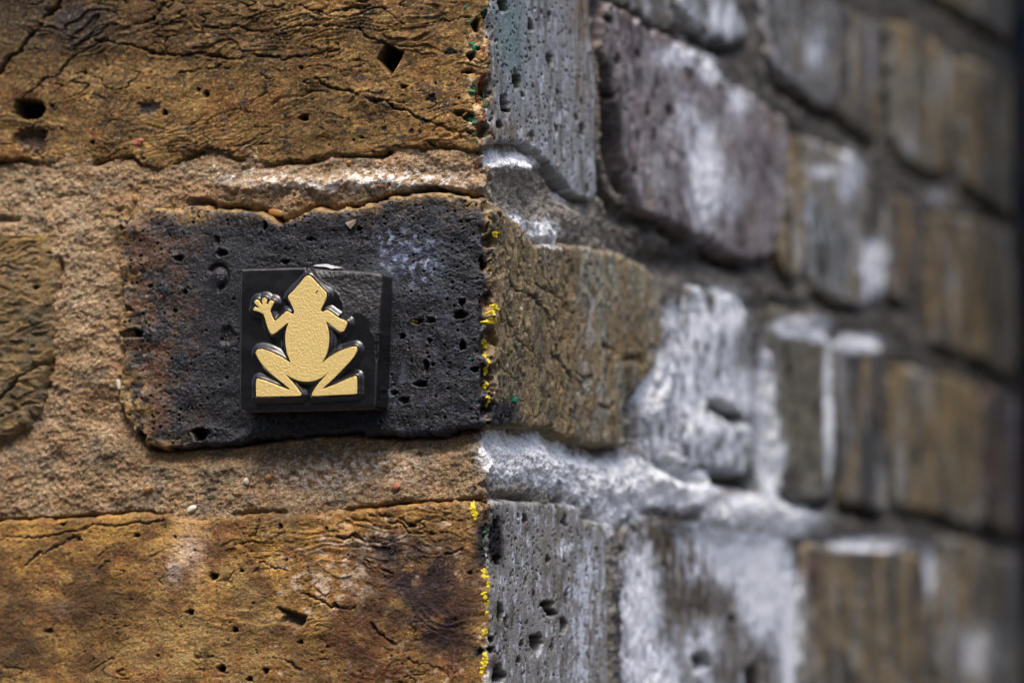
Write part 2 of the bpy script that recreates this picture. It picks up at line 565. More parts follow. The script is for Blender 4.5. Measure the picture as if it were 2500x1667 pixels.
# course above / below, out of the frame except where they peep in
SIDE = dict(
    purple=[(1489, 11), (1568, 64), (1650, 107), (1721, 143), (1764, 195), (1821, 229), (1905, 290), (1918, 330), (1912, 450), (1900, 560),
            (1880, 615), (1830, 636), (1789, 618), (1729, 582), (1671, 561), (1614, 532), (1561, 514), (1510, 508), (1490, 470),
            (1462, 400), (1459, 330), (1460, 150), (1470, 30)],
    rim=[(1926, 318), (1948, 345), (1952, 480), (1962, 560), (1955, 640), (1938, 668), (1915, 655), (1900, 610), (1916, 560), (1926, 450)],
    pale=[(1962, 345), (2032, 374), (2090, 400), (2108, 430), (2112, 600), (2116, 700), (2110, 735), (2050, 722), (1985, 700), (1975, 640), (1965, 500)],
    narrow=[(2166, 470), (2215, 495), (2228, 560), (2226, 690), (2210, 725), (2176, 712), (2166, 620)],
    far_mid=[(2262, 540), (2310, 530), (2400, 545), (2600, 640), (2600, 980), (2456, 903), (2400, 875), (2340, 850), (2275, 830), (2262, 700)],
    lump=[(1660, -200), (1657, 0), (1661, 34), (1690, 66), (1721, 84), (1786, 112), (1815, 100), (1824, 80), (1800, 20), (1780, -40), (1770, -150)],
    up_a=[(1490, -220), (1640, -140), (1640, 0), (1655, 60), (1620, 70), (1560, 40), (1505, 0), (1490, -60)],
    up_b=[(1872, -160), (1980, -80), (2028, -40), (2034, 120), (2036, 258), (1990, 240), (1925, 190), (1880, 150), (1870, 40)],
    up_c=[(2050, 20), (2090, 40), (2140, 80), (2142, 240), (2138, 324), (2100, 306), (2050, 266), (2046, 130)],
    up_d=[(2172, 60), (2230, 80), (2290, 120), (2330, 160), (2334, 300), (2318, 400), (2298, 416), (2264, 411), (2210, 378), (2178, 325), (2170, 200)],
    up_e=[(2352, 150), (2400, 170), (2600, 280), (2600, 590), (2443, 503), (2357, 440), (2346, 400), (2346, 250)],
    top_far=[(2140, -300), (2270, -210), (2600, -60), (2600, 180), (2463, 92), (2380, 40), (2300, -10), (2250, -40), (2180, -90)],
    white=[(1668, 750), (1672, 716), (1689, 700), (1743, 711), (1796, 729), (1822, 750), (1832, 800), (1836, 900), (1836, 1050), (1846, 1130),
           (1826, 1165), (1760, 1150), (1700, 1142), (1640, 1138), (1600, 1110), (1590, 1040), (1600, 960), (1630, 900), (1652, 840)],
    tan_mid=[(1886, 757), (1930, 782), (2000, 821), (2024, 850), (2031, 950), (2030, 1120), (2024, 1196), (1990, 1205), (1940, 1195), (1900, 1180), (1892, 1050), (1882, 900)],
    dark_mid=[(2046, 815), (2100, 832), (2152, 858), (2162, 950), (2162, 1120), (2158, 1236), (2100, 1225), (2052, 1214), (2046, 1000)],
    ochre=[(2182, 905), (2230, 912), (2330, 930), (2380, 950), (2388, 1100), (2380, 1274), (2300, 1250), (2230, 1232), (2184, 1226), (2180, 1050)],
    red_far=[(2400, 950), (2600, 1040), (2600, 1330), (2463, 1290), (2400, 1272), (2396, 1100)],
    brown=[(1512, 1345), (1520, 1290), (1580, 1254), (1660, 1272), (1760, 1296), (1860, 1310), (1925, 1322), (1938, 1400), (1944, 1550), (1946, 1800), (1520, 1840), (1514, 1600)],
    wide=[(1962, 1340), (2055, 1346), (2160, 1352), (2245, 1368), (2258, 1450), (2262, 1600), (2265, 1800), (1966, 1800), (1960, 1500)],
    last=[(2296, 1320), (2360, 1330), (2440, 1362), (2600, 1400), (2600, 1800), (2296, 1800), (2290, 1500)],
)


def brick_profile(p, sd, edge=1.4, slope=7.0, floor=-12.0):
    x = np.clip(sd / edge, 0, 1)
    prof = -edge * (1 - np.sqrt(np.clip(1 - (1 - x) ** 2, 0, 1)))
    out = np.minimum(sd, 0) * slope
    return np.maximum(prof + out, floor)


ALLP = []            # (polygon in t,v) of every brick, for the mortar


def finish(p, sd, name='brick', mat=None, edge=1.4, label=None, ragged=0.6, fine=0.07):
    sdn = sd + ragged * p.n(5, 5, 2, 900) + fine * p.n(1.4, 1.2, 3, 901) * (p.front + 0.3)
    p.h += brick_profile(p, sdn, edge)
    p.h = np.maximum(p.h, -12)
    o = link(name, p.mesh(name, sd > -2.4), mat or M_CLAY, wall)
    if label:
        o['label'] = label
    return o


def saw(x, sharp=0.12):
    """ramp up, sudden drop: flaky ledges"""
    f = x - np.floor(x)
    return np.where(f < 1 - sharp, f / (1 - sharp), (1 - f) / sharp)


FINE = 0.28
GREY_W = (0.50, 0.53, 0.58)

# -------------------------------------------------------------- top corner brick
sy0 = ft(0, 430)[1]
T = axis([(-219, -157, 2.0), (-157, 0, FINE), (0, 112, 0.42)])
V = axis([(24, 101, FINE), (101, 112, 1.5)])
p = Patch(T, V, 3)
sd = poly_sd(p.t, p.v, P_TOP); ALLP.append(P_TOP)
fr = p.front
n1, n2, n3 = p.n(40, 24, 3, 1), p.n(9, 6, 4, 2), p.n(2.2, 1.5, 3, 3)
# flow of the folds: rise to the right at the lower middle, flat above
wt = p.t + 5 * p.n(22, 22, 2, 4); wv = p.v + 3.0 * p.n(18, 14, 2, 5)
flow = wv - 0.25 * wt * p.blob(420, 290, 260, 130)
fold = saw(fbm(wt / 34, flow / 7.0, 3, 41) * 3.2 + flow / 11.0)
amt = 0.03 + 0.46 * sst(0.05, 0.7, p.n(20, 12, 2, 6) + 0.7 * p.blob(500, 60, 420, 70) + 0.6 * p.blob(480, 330, 150, 50) + 0.3 * p.blob(900, 60, 250, 60) - 0.5 * p.blob(300, 220, 170, 70))
ripple = saw(flow / 2.6 + 1.1 * p.n(14, 6, 3, 7), 0.3) * 0.32 * (p.blob(440, 330, 150, 55) + p.blob(1090, 335, 110, 30) + 0.6 * p.blob(600, 110, 320, 40))
hf = 0.75 * n1 + 0.34 * n2 + 0.13 * n3 + fold * amt * 1.35 + ripple + 0.10 * p.n(0.8, 0.6, 2, 8)
hs = 0.35 * n1 + 0.18 * p.n(4, 7, 4, 9) + 0.10 * p.n(0.8, 1.6, 3, 10)
p.h = np.where(fr, hf, hs).astype(F4) - 0.3
# colours: front
c0 = np.array([0.190, 0.107, 0.032]); c1 = np.array([0.115, 0.066, 0.025]); c2 = np.array([0.285, 0.170, 0.055])
p.c[:] = c0
p.paint(c1, sst(-0.1, 0.6, p.n(16, 9, 4, 11)))
p.paint(c2, 0.8 * sst(0.05, 0.75, p.n(8, 6, 4, 12) + 0.6 * n3))
p.paint((0.205, 0.088, 0.020), 0.6 * sst(0.1, 0.6, p.n(13, 10, 3, 13) + 0.5 * p.blob(600, 240, 130, 60)))
p.paint((0.055, 0.042, 0.040), 0.75 * sst(0.25, 0.7, p.n(6, 3, 4, 14)))
plate = np.floor(fbm(wt / 34, flow / 7.0, 3, 41) * 3.2 + flow / 11.0)
p.c *= (1 + 0.16 * np.sin(plate * 12.9 + 1.0) + 0.14 * p.n(24, 14, 3, 55))[..., None].astype(F4)
p.paint((0.060, 0.045, 0.052), np.clip(1.1 * p.blob(170, 55, 90, 60, 3), 0, 1) * sst(-0.6, 0.1, n2))
p.paint((0.085, 0.068, 0.040), 0.75 * p.blob(40, 50, 80, 90) + 0.55 * p.blob(300, 90, 110, 60) * sst(-0.3, 0.3, n2))
p.paint((0.34, 0.24, 0.10), 0.45 * p.blob(180, 170, 90, 40) * sst(-0.3, 0.4, n2))
p.paint((0.42, 0.31, 0.19), np.clip(p.blob(1165, 190, 28, 150, 3), 0, 1) * sst(-0.2, 0.5, p.n(3, 3, 3, 15)) * fr)
p.paint((0.07, 0.045, 0.022), 0.6 * sst(0.12, 0.5, p.n(1.6, 1.1, 3, 16)) * fr)
p.paint((0.36, 0.24, 0.10), 0.5 * sst(0.25, 0.6, p.n(1.0, 0.8, 2, 53)) * fr)
# colours: return face, blue-grey and dusty
sdm = (~fr).astype(F4)
g = p.n(5, 22, 4, 17)
p.paint((0.30, 0.30, 0.30), sdm)
p.paint((0.17, 0.155, 0.13), sdm * 0.8 * sst(0.0, 0.6, g))
p.paint((0.46, 0.48, 0.52), sdm * 0.8 * sst(0.0, 0.6, p.n(4, 9, 5, 18, 0.68)))
p.paint((0.17, 0.27, 0.26), sdm * 0.65 * (p.blob(1245, 60, 40, 110) + 0.5 * p.blob(1262, 160, 30, 90)))
p.paint((0.25, 0.16, 0.06), sdm * (0.9 * p.blob(1420, 30, 28, 60) + 0.6 * p.blob(1420, 170, 16, 140)) * sst(-0.5, 0.3, p.n(3, 14, 3, 19)))
p.paint((0.25, 0.19, 0.12), sdm * (np.clip(p.blob(1196, 250, 18, 180, 3) + p.blob(1230, 320, 60, 40), 0, 1)) * sst(-0.5, 0.4, p.n(2, 5, 3, 20)))
# crevices and holes
p.crackle(30, 9, 0.028, 1.0, fr * sst(0.1, 0.6, p.n(22, 14, 2, 51) + 0.5 * p.blob(520, 60, 420, 80) + 0.3 * p.blob(450, 320, 160, 60)), 3, (0.06, 0.04, 0.022))
p.crackle(14, 5.0, 0.035, 0.6, fr * sst(0.2, 0.6, p.n(16, 10, 2, 52) + 0.4 * p.blob(480, 60, 420, 80)), 9)
crk = (0.05, 0.036, 0.022)
for P, wd, dp in (([(775, 195), (836, 221), (900, 239), (943, 254), (993, 271), (1018, 286), (1054, 300), (1096, 314), (1160, 328)], 0.5, 1.6),
                  ([(230, 98), (279, 104), (350, 121), (404, 136), (464, 136), (518, 132), (557, 143), (629, 139), (704, 143), (775, 132), (821, 121)], 0.6, 1.5),
                  ([(500, 68), (560, 66), (600, 71), (650, 80)], 0.5, 1.3), ([(736, 18), (793, 32), (836, 25), (900, 12)], 0.6, 1.5),
                  ([(690, 71), (780, 62), (864, 68), (900, 93), (940, 104)], 0.5, 1.2), ([(939, 25), (989, 68)], 0.4, 0.9),
                  ([(-20, 185), (43, 129), (82, 89), (100, 54), (139, 14), (150, -10)], 1.1, 3.2), ([(30, 260), (71, 229), (143, 171), (186, 136), (229, 114), (260, 90)], 0.6, 1.5),
                  ([(180, 130), (230, 70), (240, 30), (250, -10)], 0.6, 1.3), ([(300, 70), (370, 50), (395, 10)], 0.7, 1.8),
                  ([(340, 350), (345, 372), (350, 392)], 0.7, 2.0), ([(500, 362), (530, 368), (560, 388)], 0.5, 1.4),
                  ([(440, 180), (500, 170), (545, 155)], 0.4, 0.9), ([(640, 200), (665, 250), (662, 280)], 0.35, 0.8),
                  ([(1046, 345), (1060, 362)], 0.5, 1.6), ([(960, 358), (985, 352)], 0.4, 1.3), ([(1030, 60), (1090, 52), (1150, 45)], 0.35, 0.8)):
    p.crack(P, wd, dp, col=crk)
p.hole([(943, 107), (986, 129), (954, 187), (920, 143)], 8.0, 0.45, 0.12, crk)
p.hole([(34, 245), (70, 243), (98, 248), (108, 264), (100, 284), (80, 292), (50, 290), (31, 275)], 8.0, 0.7, 0.25, (0.05, 0.045, 0.04))
p.hole([(36, 322), (70, 310), (112, 318), (108, 350), (98, 385), (60, 372), (30, 345)], 2.0, 1.6, 1.0, (0.11, 0.075, 0.045))
p.hole([(336, 250), (375, 245), (390, 262), (372, 280), (335, 282)], 0.8, 1.2, 0.8, (0.075, 0.06, 0.05))
for a in ((205, 178, 6, 5, 2), (740, 287, 12, 9, 3), (735, 166, 6, 5, 2), (985, 212, 10, 6, 1.2), (1063, 204, 4, 3, 1), (400, 275, 7, 9, 2), (1120, 240, 4, 4, 1),
          (860, 342, 4, 3, 1), (880, 335, 5, 4, 1.2), (150, 315, 4, 4, 1), (225, 348, 7, 7, 1.3), (208, 358, 3, 3, 1), (484, 219, 6, 6, 1.2), (503, 230, 7, 9, 1.3),
          (125, 260, 6, 5, 1), (300, 440, 3, 3, 1)):
    p.ppit(*a, col=crk)
for a in ((1053, 240, 13, 11, 0.5), (1035, 297, 12, 8, 0.3), (1100, 128, 15, 9, 0.5), (935, 313, 8, 7, 0.3), (1003, 320, 7, 7, 0.3), (1025, 323, 5, 7, 0.2)):
    p.ppit(*a, col=(0.028, 0.024, 0.026), ragged=0.3)
for a in ((1163, 62, 12, 20, 2.6), (1185, 35, 8, 12, 2), (1150, 138, 12, 12, 2.6), (1143, 176, 18, 6, 2.2), (1120, 277, 16, 9, 2), (1146, 287, 18, 13, 2.0), (1165, 120, 6, 6, 1.5), (1178, 225, 7, 10, 1.4)):
    p.ppit(*a, col=(0.10, 0.07, 0.04))
pit_d = (0.035, 0.03, 0.026)
for a in ((1229, 10, 14, 22, 5), (1265, 196, 11, 25, 4), (1345, 146, 9, 18, 4), (1234, 256, 11, 29, 5), (1221, 305, 9, 11, 3), (1301, 334, 7, 15, 3), (1279, 232, 5, 8, 2),
          (1343, 40, 5, 15, 2.5), (1299, 62, 8, 17, 2.5), (1360, 317, 4, 14, 2.5), (1423, 315, 6, 16, 3), (1410, 288, 4, 10, 2), (1415, 330, 3, 10, 2), (1420, 248, 4, 8, 2), (1363, 226, 4, 10, 2),
          (1298, 120, 4, 7, 1.5), (1198, 230, 4, 9, 1.5), (1394, 80, 3, 7, 2), (1325, 30, 3, 8, 2), (1437, 462, 4, 16, 2), (1356, 380, 3, 14, 1.2), (1245, 270, 4, 6, 1.5), (1306, 212, 3, 5, 1.2)):
    p.ppit(*a, col=pit_d, hard=0.6)
rnd = random.Random(11)
for i in range(420):
    a = rnd.uniform(1195, 1450); b = rnd.uniform(-10, 470)
    p.ppit(a, b, rnd.uniform(1.2, 2.6), rnd.uniform(2, 5.5), rnd.uniform(0.4, 1.4), hard=0.3, col=(0.07, 0.06, 0.05))
for i in range(150):
    p.ppit(rnd.uniform(0, 1180), rnd.uniform(0, 400), rnd.uniform(1.5, 3.5), rnd.uniform(1.5, 3), rnd.uniform(0.3, 1.0), hard=0.3, col=(0.08, 0.05, 0.025))
# worn arris
p.h -= (0.7 + 0.8 * p.n(7, 5, 3, 21) + 4.0 * sst(0.1, 0.6, p.n(12, 7, 3, 22))) * np.exp(-(p.t / 3.2) ** 2)
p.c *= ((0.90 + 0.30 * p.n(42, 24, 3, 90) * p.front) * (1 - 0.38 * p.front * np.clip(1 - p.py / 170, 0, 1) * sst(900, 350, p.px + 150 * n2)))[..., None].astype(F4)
p.grit(1.6, 0.12, 0.03)
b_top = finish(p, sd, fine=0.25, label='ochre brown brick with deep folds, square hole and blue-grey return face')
P_top_patch = p

# -------------------------------------------------------------- burnt corner brick
T = axis([(-112, 0, FINE), (0, 154, 0.42)])
V = axis([(-39, 36, FINE)])
p = Patch(T, V, 5)
sd = poly_sd(p.t, p.v, P_DARK); ALLP.append(P_DARK)
fr = p.front; frf = fr.astype(F4); sdm = 1 - frf
n1, n2, n3 = p.n(30, 24, 3, 1), p.n(7, 6, 4, 2), p.n(1.5, 1.3, 3, 3)
smooth = np.clip(p.blob(555, 690, 75, 130, 3) + p.blob(1010, 880, 180, 130, 3) * 0.6 + p.blob(750, 820, 230, 190, 4), 0, 1)
hf = 0.5 * n1 + (0.42 * n2 + 0.08 * n3 + 0.04 * p.n(0.7, 0.7, 2, 4)) * (1 - 0.72 * smooth)
hf += 0.9 * np.exp(-(np.abs(p.px - 330) / 60) ** 2) * p.n(9, 7, 3, 5)
wv = p.t + 1.5 * p.n(9, 9, 2, 6)
crustS = saw(p.n(9, 26, 3, 7) * 2.6 + wv / 17, 0.15)
hs = 0.5 * n1 + 0.30 * p.n(5, 11, 4, 8) + crustS * 0.75 + 0.13 * p.n(1.0, 1.4, 3, 9) + 1.1 * np.where(p.px > 1393, -0.7, 0) * sst(1385, 1402, p.px)
por = p.n(0.72, 0.66, 3, 60)
p.h = np.where(fr, hf - 0.16 * sst(0.12, 0.5, por) * (1 - 0.8 * smooth), hs).astype(F4) + 1.0
# front colours
p.c[:] = (0.014, 0.014, 0.018)
p.paint((0.034, 0.032, 0.040), 0.8 * sst(-0.05, 0.6, p.n(9, 8, 4, 11) + 0.5 * p.blob(1020, 820, 190, 200) - 0.3 * p.blob(450, 800, 120, 300)))
p.paint((0.024, 0.021, 0.023), 0.8 * smooth)
p.paint((0.007, 0.007, 0.010), 0.8 * sst(0.1, 0.5, p.n(3.5, 3, 4, 12)))
lf = np.clip(1.1 - (p.px - 300) / 210, 0, 1)
p.paint((0.090, 0.040, 0.018), np.clip(lf * 1.4, 0, 1) * sst(-0.2, 0.45, p.n(7, 6, 4, 13) + 0.45 * p.blob(360, 600, 60, 90) + 0.3 * p.blob(385, 950, 50, 120)) * frf)
spk = sst(0.05, 0.4, p.n(1.3, 1.2, 3, 14) - 0.4 * sst(0.0, 0.4, por))
p.paint((0.23, 0.135, 0.04), spk * np.clip(lf * 1.0 + 0.75 * np.clip(1 - (p.py - 490) / 95, 0, 1), 0, 0.9) * frf * sst(-0.3, 0.25, p.n(8, 8, 3, 15)))
# ochre rim
dl = np.clip(poly_sd(p.t, p.v, P_DARK), 0, 99)
rim = np.exp(-(dl / np.maximum(2.6 + 2.2 * p.n(10, 10, 2, 16), 0.8)) ** 2) * frf * (np.clip(1.6 - (p.px - 285) / 120, 0, 1) + np.clip(1 - (p.py - 490) / 60, 0, 1) * sst(-0.1, 0.3, p.n(9, 7, 2, 17) + 0.35 * p.blob(480, 520, 120, 60) + 0.3))
p.paint((0.27, 0.165, 0.05), np.clip(rim, 0, 1) * sst(-0.45, 0.1, n3))
p.paint((0.25, 0.155, 0.05), p.blob(485, 525, 32, 22, 3) * sst(-0.6, 0.0, n3) + p.blob(335, 985, 32, 75, 3) * sst(-0.3, 0.3, p.n(3, 3, 3, 18)))
topd = line_d(p.t, p.v, F_([(289, 518), (321, 500), (357, 495), (389, 504), (446, 511), (464, 498), (507, 498), (529, 511), (586, 513), (636, 514), (661, 531), (686, 543), (721, 532), (768, 508), (821, 511), (879, 510), (929, 490), (989, 480), (1029, 471), (1061, 469), (1114, 477), (1168, 484)]))
p.paint((0.25, 0.15, 0.05), frf * np.clip(1.0 * np.exp(-(topd / np.maximum(0.9 + 1.0 * p.n(8, 8, 3, 66), 0.35)) ** 2), 0, 1) * sst(-0.6, 0.1, p.n(2, 2, 3, 67)))
# grey salt patch
wp_ = sst(0.05, 0.5, p.n(2.2, 2.0, 4, 19)) * np.clip(p.blob(990, 620, 70, 60, 3) + 0.8 * p.blob(1040, 650, 40, 60) + 0.9 * p.blob(945, 580, 30, 22), 0, 1)
p.paint((0.11, 0.125, 0.155), 0.7 * p.blob(1000, 625, 85, 70, 3) * sst(-0.5, 0.4, p.n(7, 6, 5, 65, 0.6)))
p.paint((0.32, 0.36, 0.43), wp_ * 0.75)
p.paint((0.075, 0.075, 0.090), 0.7 * sst(0.05, 0.6, p.n(6, 5, 5, 63, 0.65)) * np.clip(p.blob(1060, 800, 150, 240, 3), 0, 1) * frf)  # grey-violet sheen of the burnt face, painted as colour
p.paint((0.09, 0.092, 0.105), 0.6 * sst(0.22, 0.5, p.n(1.1, 1.0, 3, 64)) * frf)
p.paint((0.15, 0.16, 0.20), 0.55 * sst(0.1, 0.6, p.n(3, 5, 4, 20)) * (p.blob(960, 930, 50, 120) + 0.6 * p.blob(1100, 850, 80, 110) + 0.4 * p.blob(1050, 1010, 120, 40)))  # bluer streaks of the same painted sheen
p.r[:] = np.clip(0.48 - 0.12 * smooth + 0.12 * p.n(6, 6, 3, 21), 0.36, 0.9)
# arris and return face
ed = np.exp(-((p.px - 1196) / 13) ** 2) * frf
p.paint((0.23, 0.145, 0.065), np.clip(ed * 1.5 * (p.py < 790) + ed * 0.5, 0, 1) * sst(-0.4, 0.25, p.n(3, 4, 3, 22)))
p.crackle(6, 15, 0.05, 1.3, sdm * sst(-0.2, 0.4, p.n(18, 24, 2, 61) + 0.4 * (p.px < 1390)), 5)
p.crackle(3.2, 7, 0.06, 0.6, sdm * sst(-0.1, 0.4, p.n(12, 16, 2, 62) + 0.3 * (p.px < 1390)), 15)
p.paint((0.205, 0.150, 0.075), sdm)
p.paint((0.135, 0.115, 0.075), sdm * 0.85 * sst(-0.1, 0.6, p.n(10, 22, 4, 23)))
p.paint((0.29, 0.225, 0.13), sdm * 0.7 * sst(0.1, 0.7, p.n(6, 9, 4, 24)))
p.paint((0.22, 0.215, 0.17), sdm * 0.75 * sst(1385, 1420, p.px) * sst(-0.3, 0.4, p.n(8, 20, 3, 25)))
p.paint((0.36, 0.35, 0.33), sdm * 0.6 * p.blob(1440, 770, 28, 190) * sst(-0.2, 0.4, p.n(5, 10, 3, 26)))
p.paint((0.25, 0.14, 0.04), sdm * 0.6 * (p.blob(1520, 840, 24, 70) + p.blob(1440, 980, 30, 80) + 0.7 * p.blob(1370, 780, 18, 80)) * sst(-0.3, 0.3, n2))
eff = sst(0.0, 0.35, p.n(2.4, 3, 4, 27) + 1.0 * p.blob(1335, 590, 34, 40) + 0.6 * p.blob(1262, 560, 24, 32) - 0.55)
p.paint((0.60, 0.60, 0.60), 0.65 * sdm * eff * sst(-0.4, 0.3, p.n(1.2, 1.6, 3, 68)))
p.paint((0.03, 0.03, 0.033), sdm * np.clip(p.blob(1215, 1010, 42, 30, 3) * 1.3, 0, 1))
p.paint((0.05, 0.046, 0.04), sdm * 0.8 * p.blob(1540, 975, 22, 60))  # shadowed gap towards the white brick, painted into the colour
p.r = np.where(fr, p.r, 0.88).astype(F4)
# pits
blk = (0.008, 0.008, 0.010)
rnd = random.Random(21)
cnt = 0
while cnt < 1700:
    a, b = rnd.uniform(292, 1195), rnd.uniform(490, 1085)
    if rnd.random() < 0.82 * (math.exp(-((a - 555) / 80) ** 4 - ((b - 690) / 130) ** 4)) or (585 < a < 930 and 660 < b < 1000):
        cnt += 1; continue
    dens = 1.0 if b < 600 or a > 1080 or a < 540 else 0.55
    cnt += 1
    if rnd.random() > dens:
        continue
    r_ = rnd.choice([1.3, 1.6, 2.0, 2.0, 2.6, 3.4])
    p.ppit(a, b, r_ * rnd.uniform(0.8, 1.3), r_ * rnd.uniform(0.7, 1.2), rnd.uniform(0.4, 1.1) * r_ / 1.7, rnd.uniform(0, 3), hard=0.3, col=blk, lip=0.08)
for a in ((650, 553, 6, 13, 3), (545, 619, 14, 9, 2.2), (532, 590, 7, 14, 0.9), (440, 632, 14, 8, 1.4), (492, 1060, 21, 17, 4), (342, 1068, 16, 20, 4), (325, 815, 34, 11, 3.5),
          (312, 755, 14, 8, 2.5), (985, 822, 8, 8, 2.2), (1128, 739, 8, 9, 2), (1125, 770, 16, 11, 2.2), (1180, 650, 9, 10, 2), (1172, 635, 5, 10, 1.6), (1052, 833, 6, 7, 1.5),
          (1130, 845, 8, 13, 2), (1043, 895, 7, 18, 2), (1030, 938, 18, 8, 1.8), (1158, 903, 10, 8, 2), (1060, 890, 5, 5, 1.5), (990, 978, 13, 9, 1.2), (965, 960, 10, 7, 1.4),
          (1022, 786, 16, 7, 1.2), (1055, 784, 12, 8, 1.2), (700, 640, 12, 6, 1.5), (760, 585, 9, 6, 1.5), (880, 560, 8, 7, 1.5), (560, 820, 20, 24, 0.6), (430, 760, 6, 6, 1.6), (455, 715, 7, 6, 1.6),
          (370, 700, 7, 6, 1.6), (300, 560, 10, 8, 2)):
    p.ppit(*a, col=blk, lip=0.12)
# the curled blister left of the tile
t_, v_ = ft(535, 678)
w_ = p.window(t_, v_, 6, 6)
rr = np.hypot((p.t[w_] - t_) / 2.9, (p.v[w_] - v_) / 3.2)
th = np.arctan2(p.v[w_] - v_, p.t[w_] - t_)
gate = 1 - sst(0.35, 0.9, np.abs(th - math.radians(215) + 2 * math.pi * (th < 0)) / 1.2) * 0
ring = np.exp(-((rr - 1) / 0.22) ** 2) * (np.cos(th - math.radians(30)) > -0.45)
p.h[w_] -= 1.1 * ring
p.h[w_] += 0.5 * np.exp(-(rr / 0.6) ** 2)
p.paint(blk, np.zeros_like(p.h))
sub = p.c[w_]; sub += (np.array(blk, F4) - sub) * (ring * 0.8)[..., None]
for P, wd, dp in (([(1225, 664), (1245, 707), (1285, 722), (1310, 745), (1322, 770)], 0.8, 2.0), ([(1296, 700), (1340, 720), (1370, 745), (1393, 775)], 0.7, 1.6),
                  ([(1322, 770), (1330, 785), (1345, 780), (1350, 800)], 0.7, 1.5), ([(1213, 770), (1240, 800), (1255, 830), (1290, 860)], 0.8, 1.4),
                  ([(1392, 560), (1390, 640), (1394, 720), (1392, 800), (1396, 900), (1390, 960)], 0.9, 2.4), ([(1335, 860), (1352, 880), (1375, 915), (1385, 940)], 0.9, 2.0),
                  ([(1466, 850), (1472, 845), (1500, 855)], 1.6, 2.5), ([(1515, 880), (1530, 875), (1560, 880)], 1.8, 3.0), ([(1405, 915), (1425, 925), (1445, 918)], 1.2, 2.0),
                  ([(1455, 990), (1470, 1000), (1490, 992)], 1.2, 2.0), ([(1393, 1005), (1380, 1040), (1376, 1068)], 2.2, 5.0), ([(1580, 850), (1600, 862)], 1.8, 2.5),
                  ([(1235, 840), (1232, 900), (1238, 960)], 0.7, 1.5), ([(1215, 560), (1228, 620), (1236, 680), (1230, 760), (1222, 860), (1218, 950)], 0.8, 1.2),
                  ([(1300, 640), (1330, 700), (1350, 760), (1360, 830)], 0.6, 1.0), ([(1262, 780), (1290, 850), (1310, 930), (1325, 1000)], 0.6, 0.9)):
    p.crack(P, wd, dp, jit=0.8, col=(0.05, 0.042, 0.03))
p.h -= (0.6 + 0.8 * p.n(6, 4, 3, 28) + 3.4 * sst(0.1, 0.6, p.n(12, 7, 3, 29))) * np.exp(-((p.t - 0.5) / 3.0) ** 2)
blue = np.clip(1 - 1.3 * lf - 0.8 * np.clip(1 - (p.py - 490) / 60, 0, 1), 0, 1) * (p.c[..., 2] > 0.6 * p.c[..., 0]) * frf
p.c *= np.where(p.front, 0.84 - 0.28 * blue, 1.0)[..., None].astype(F4)
p.c *= (1 + blue[..., None] * np.array([-0.10, -0.02, 0.22])).astype(F4)
p.grit(1.3, 0.08, 0.012)
b_dark = finish(p, sd, mat=M_BURNT, edge=1.5, ragged=0.9, fine=0.3, label='black burnt brick with ochre rim and tan return face, carrying the frog tile')
P_dark_patch = p

# -------------------------------------------------------------- lower corner brick
T = axis([(-219, -157, 2.0), (-157, 0, FINE), (0, 104, 0.42)])
V = axis([(-119, -102, 1.5), (-102, -44, FINE)])
p = Patch(T, V, 9)
sd = poly_sd(p.t, p.v, P_LOW); ALLP.append(P_LOW)
fr = p.front; frf = fr.astype(F4); sdm = 1 - frf
n1, n2, n3 = p.n(40, 24, 3, 1), p.n(9, 6, 4, 2), p.n(2.0, 1.6, 3, 3)
flow = p.v + 3 * p.n(20, 14, 2, 4) + 0.22 * p.t * p.blob(950, 1350, 300, 200)
fold = saw(fbm(p.t / 30, flow / 8, 3, 43) * 2.4 + flow / 14)
amt = 0.02 + 0.40 * sst(0.15, 0.75, p.n(20, 12, 2, 6) + 0.9 * p.blob(980, 1300, 220, 110) - 0.5 * p.blob(250, 1450, 250, 140))
hf = 0.6 * n1 + 0.30 * n2 + 0.13 * n3 + fold * amt + 0.10 * p.n(0.8, 0.7, 2, 8)
hs = 0.3 * n1 + 0.16 * p.n(3.5, 6, 4, 9) + 0.09 * p.n(0.9, 1.4, 3, 10) + 0.05 * np.sin((p.t * 0.8 + p.v * 1.6 + 0.8 * n2) * 4) * p.blob(1240, 1560, 60, 120)
p.h = np.where(fr, hf, hs).astype(F4) + 0.3
p.crackle(28, 9, 0.026, 0.8, frf * sst(0.15, 0.6, p.n(22, 14, 2, 51) + 0.6 * p.blob(950, 1300, 260, 90)), 3)
p.c[:] = (0.225, 0.112, 0.027)
p.paint((0.16, 0.075, 0.022), 0.8 * sst(-0.1, 0.55, p.n(15, 9, 4, 11)))
p.paint((0.32, 0.170, 0.038), 0.7 * sst(0.0, 0.6, p.n(10, 6, 3, 12) + 0.8 * p.blob(250, 1290, 330, 40) + 0.5 * p.blob(780, 1530, 60, 60) + 0.4 * p.blob(730, 1310, 100, 40)))
p.paint((0.24, 0.15, 0.050), 0.7 * sst(-0.1, 0.5, p.n(11, 9, 3, 13) + 0.5 * p.blob(480, 1560, 180, 100) + 0.5 * p.blob(620, 1440, 60, 90)))
p.paint((0.19, 0.066, 0.020), 0.75 * sst(-0.05, 0.45, p.n(10, 8, 3, 14) + 0.7 * p.blob(860, 1560, 110, 90) + 0.5 * p.blob(560, 1320, 70, 40) + 0.5 * p.blob(1120, 1500, 80, 120) - 0.3))
dk = np.clip(1.2 * p.blob(1030, 1420, 120, 90) + 0.8 * p.blob(960, 1330, 90, 40) + 0.7 * p.blob(1080, 1530, 80, 90), 0, 1)
p.paint((0.045, 0.026, 0.030), dk * sst(-0.35, 0.35, p.n(7, 6, 4, 15)))
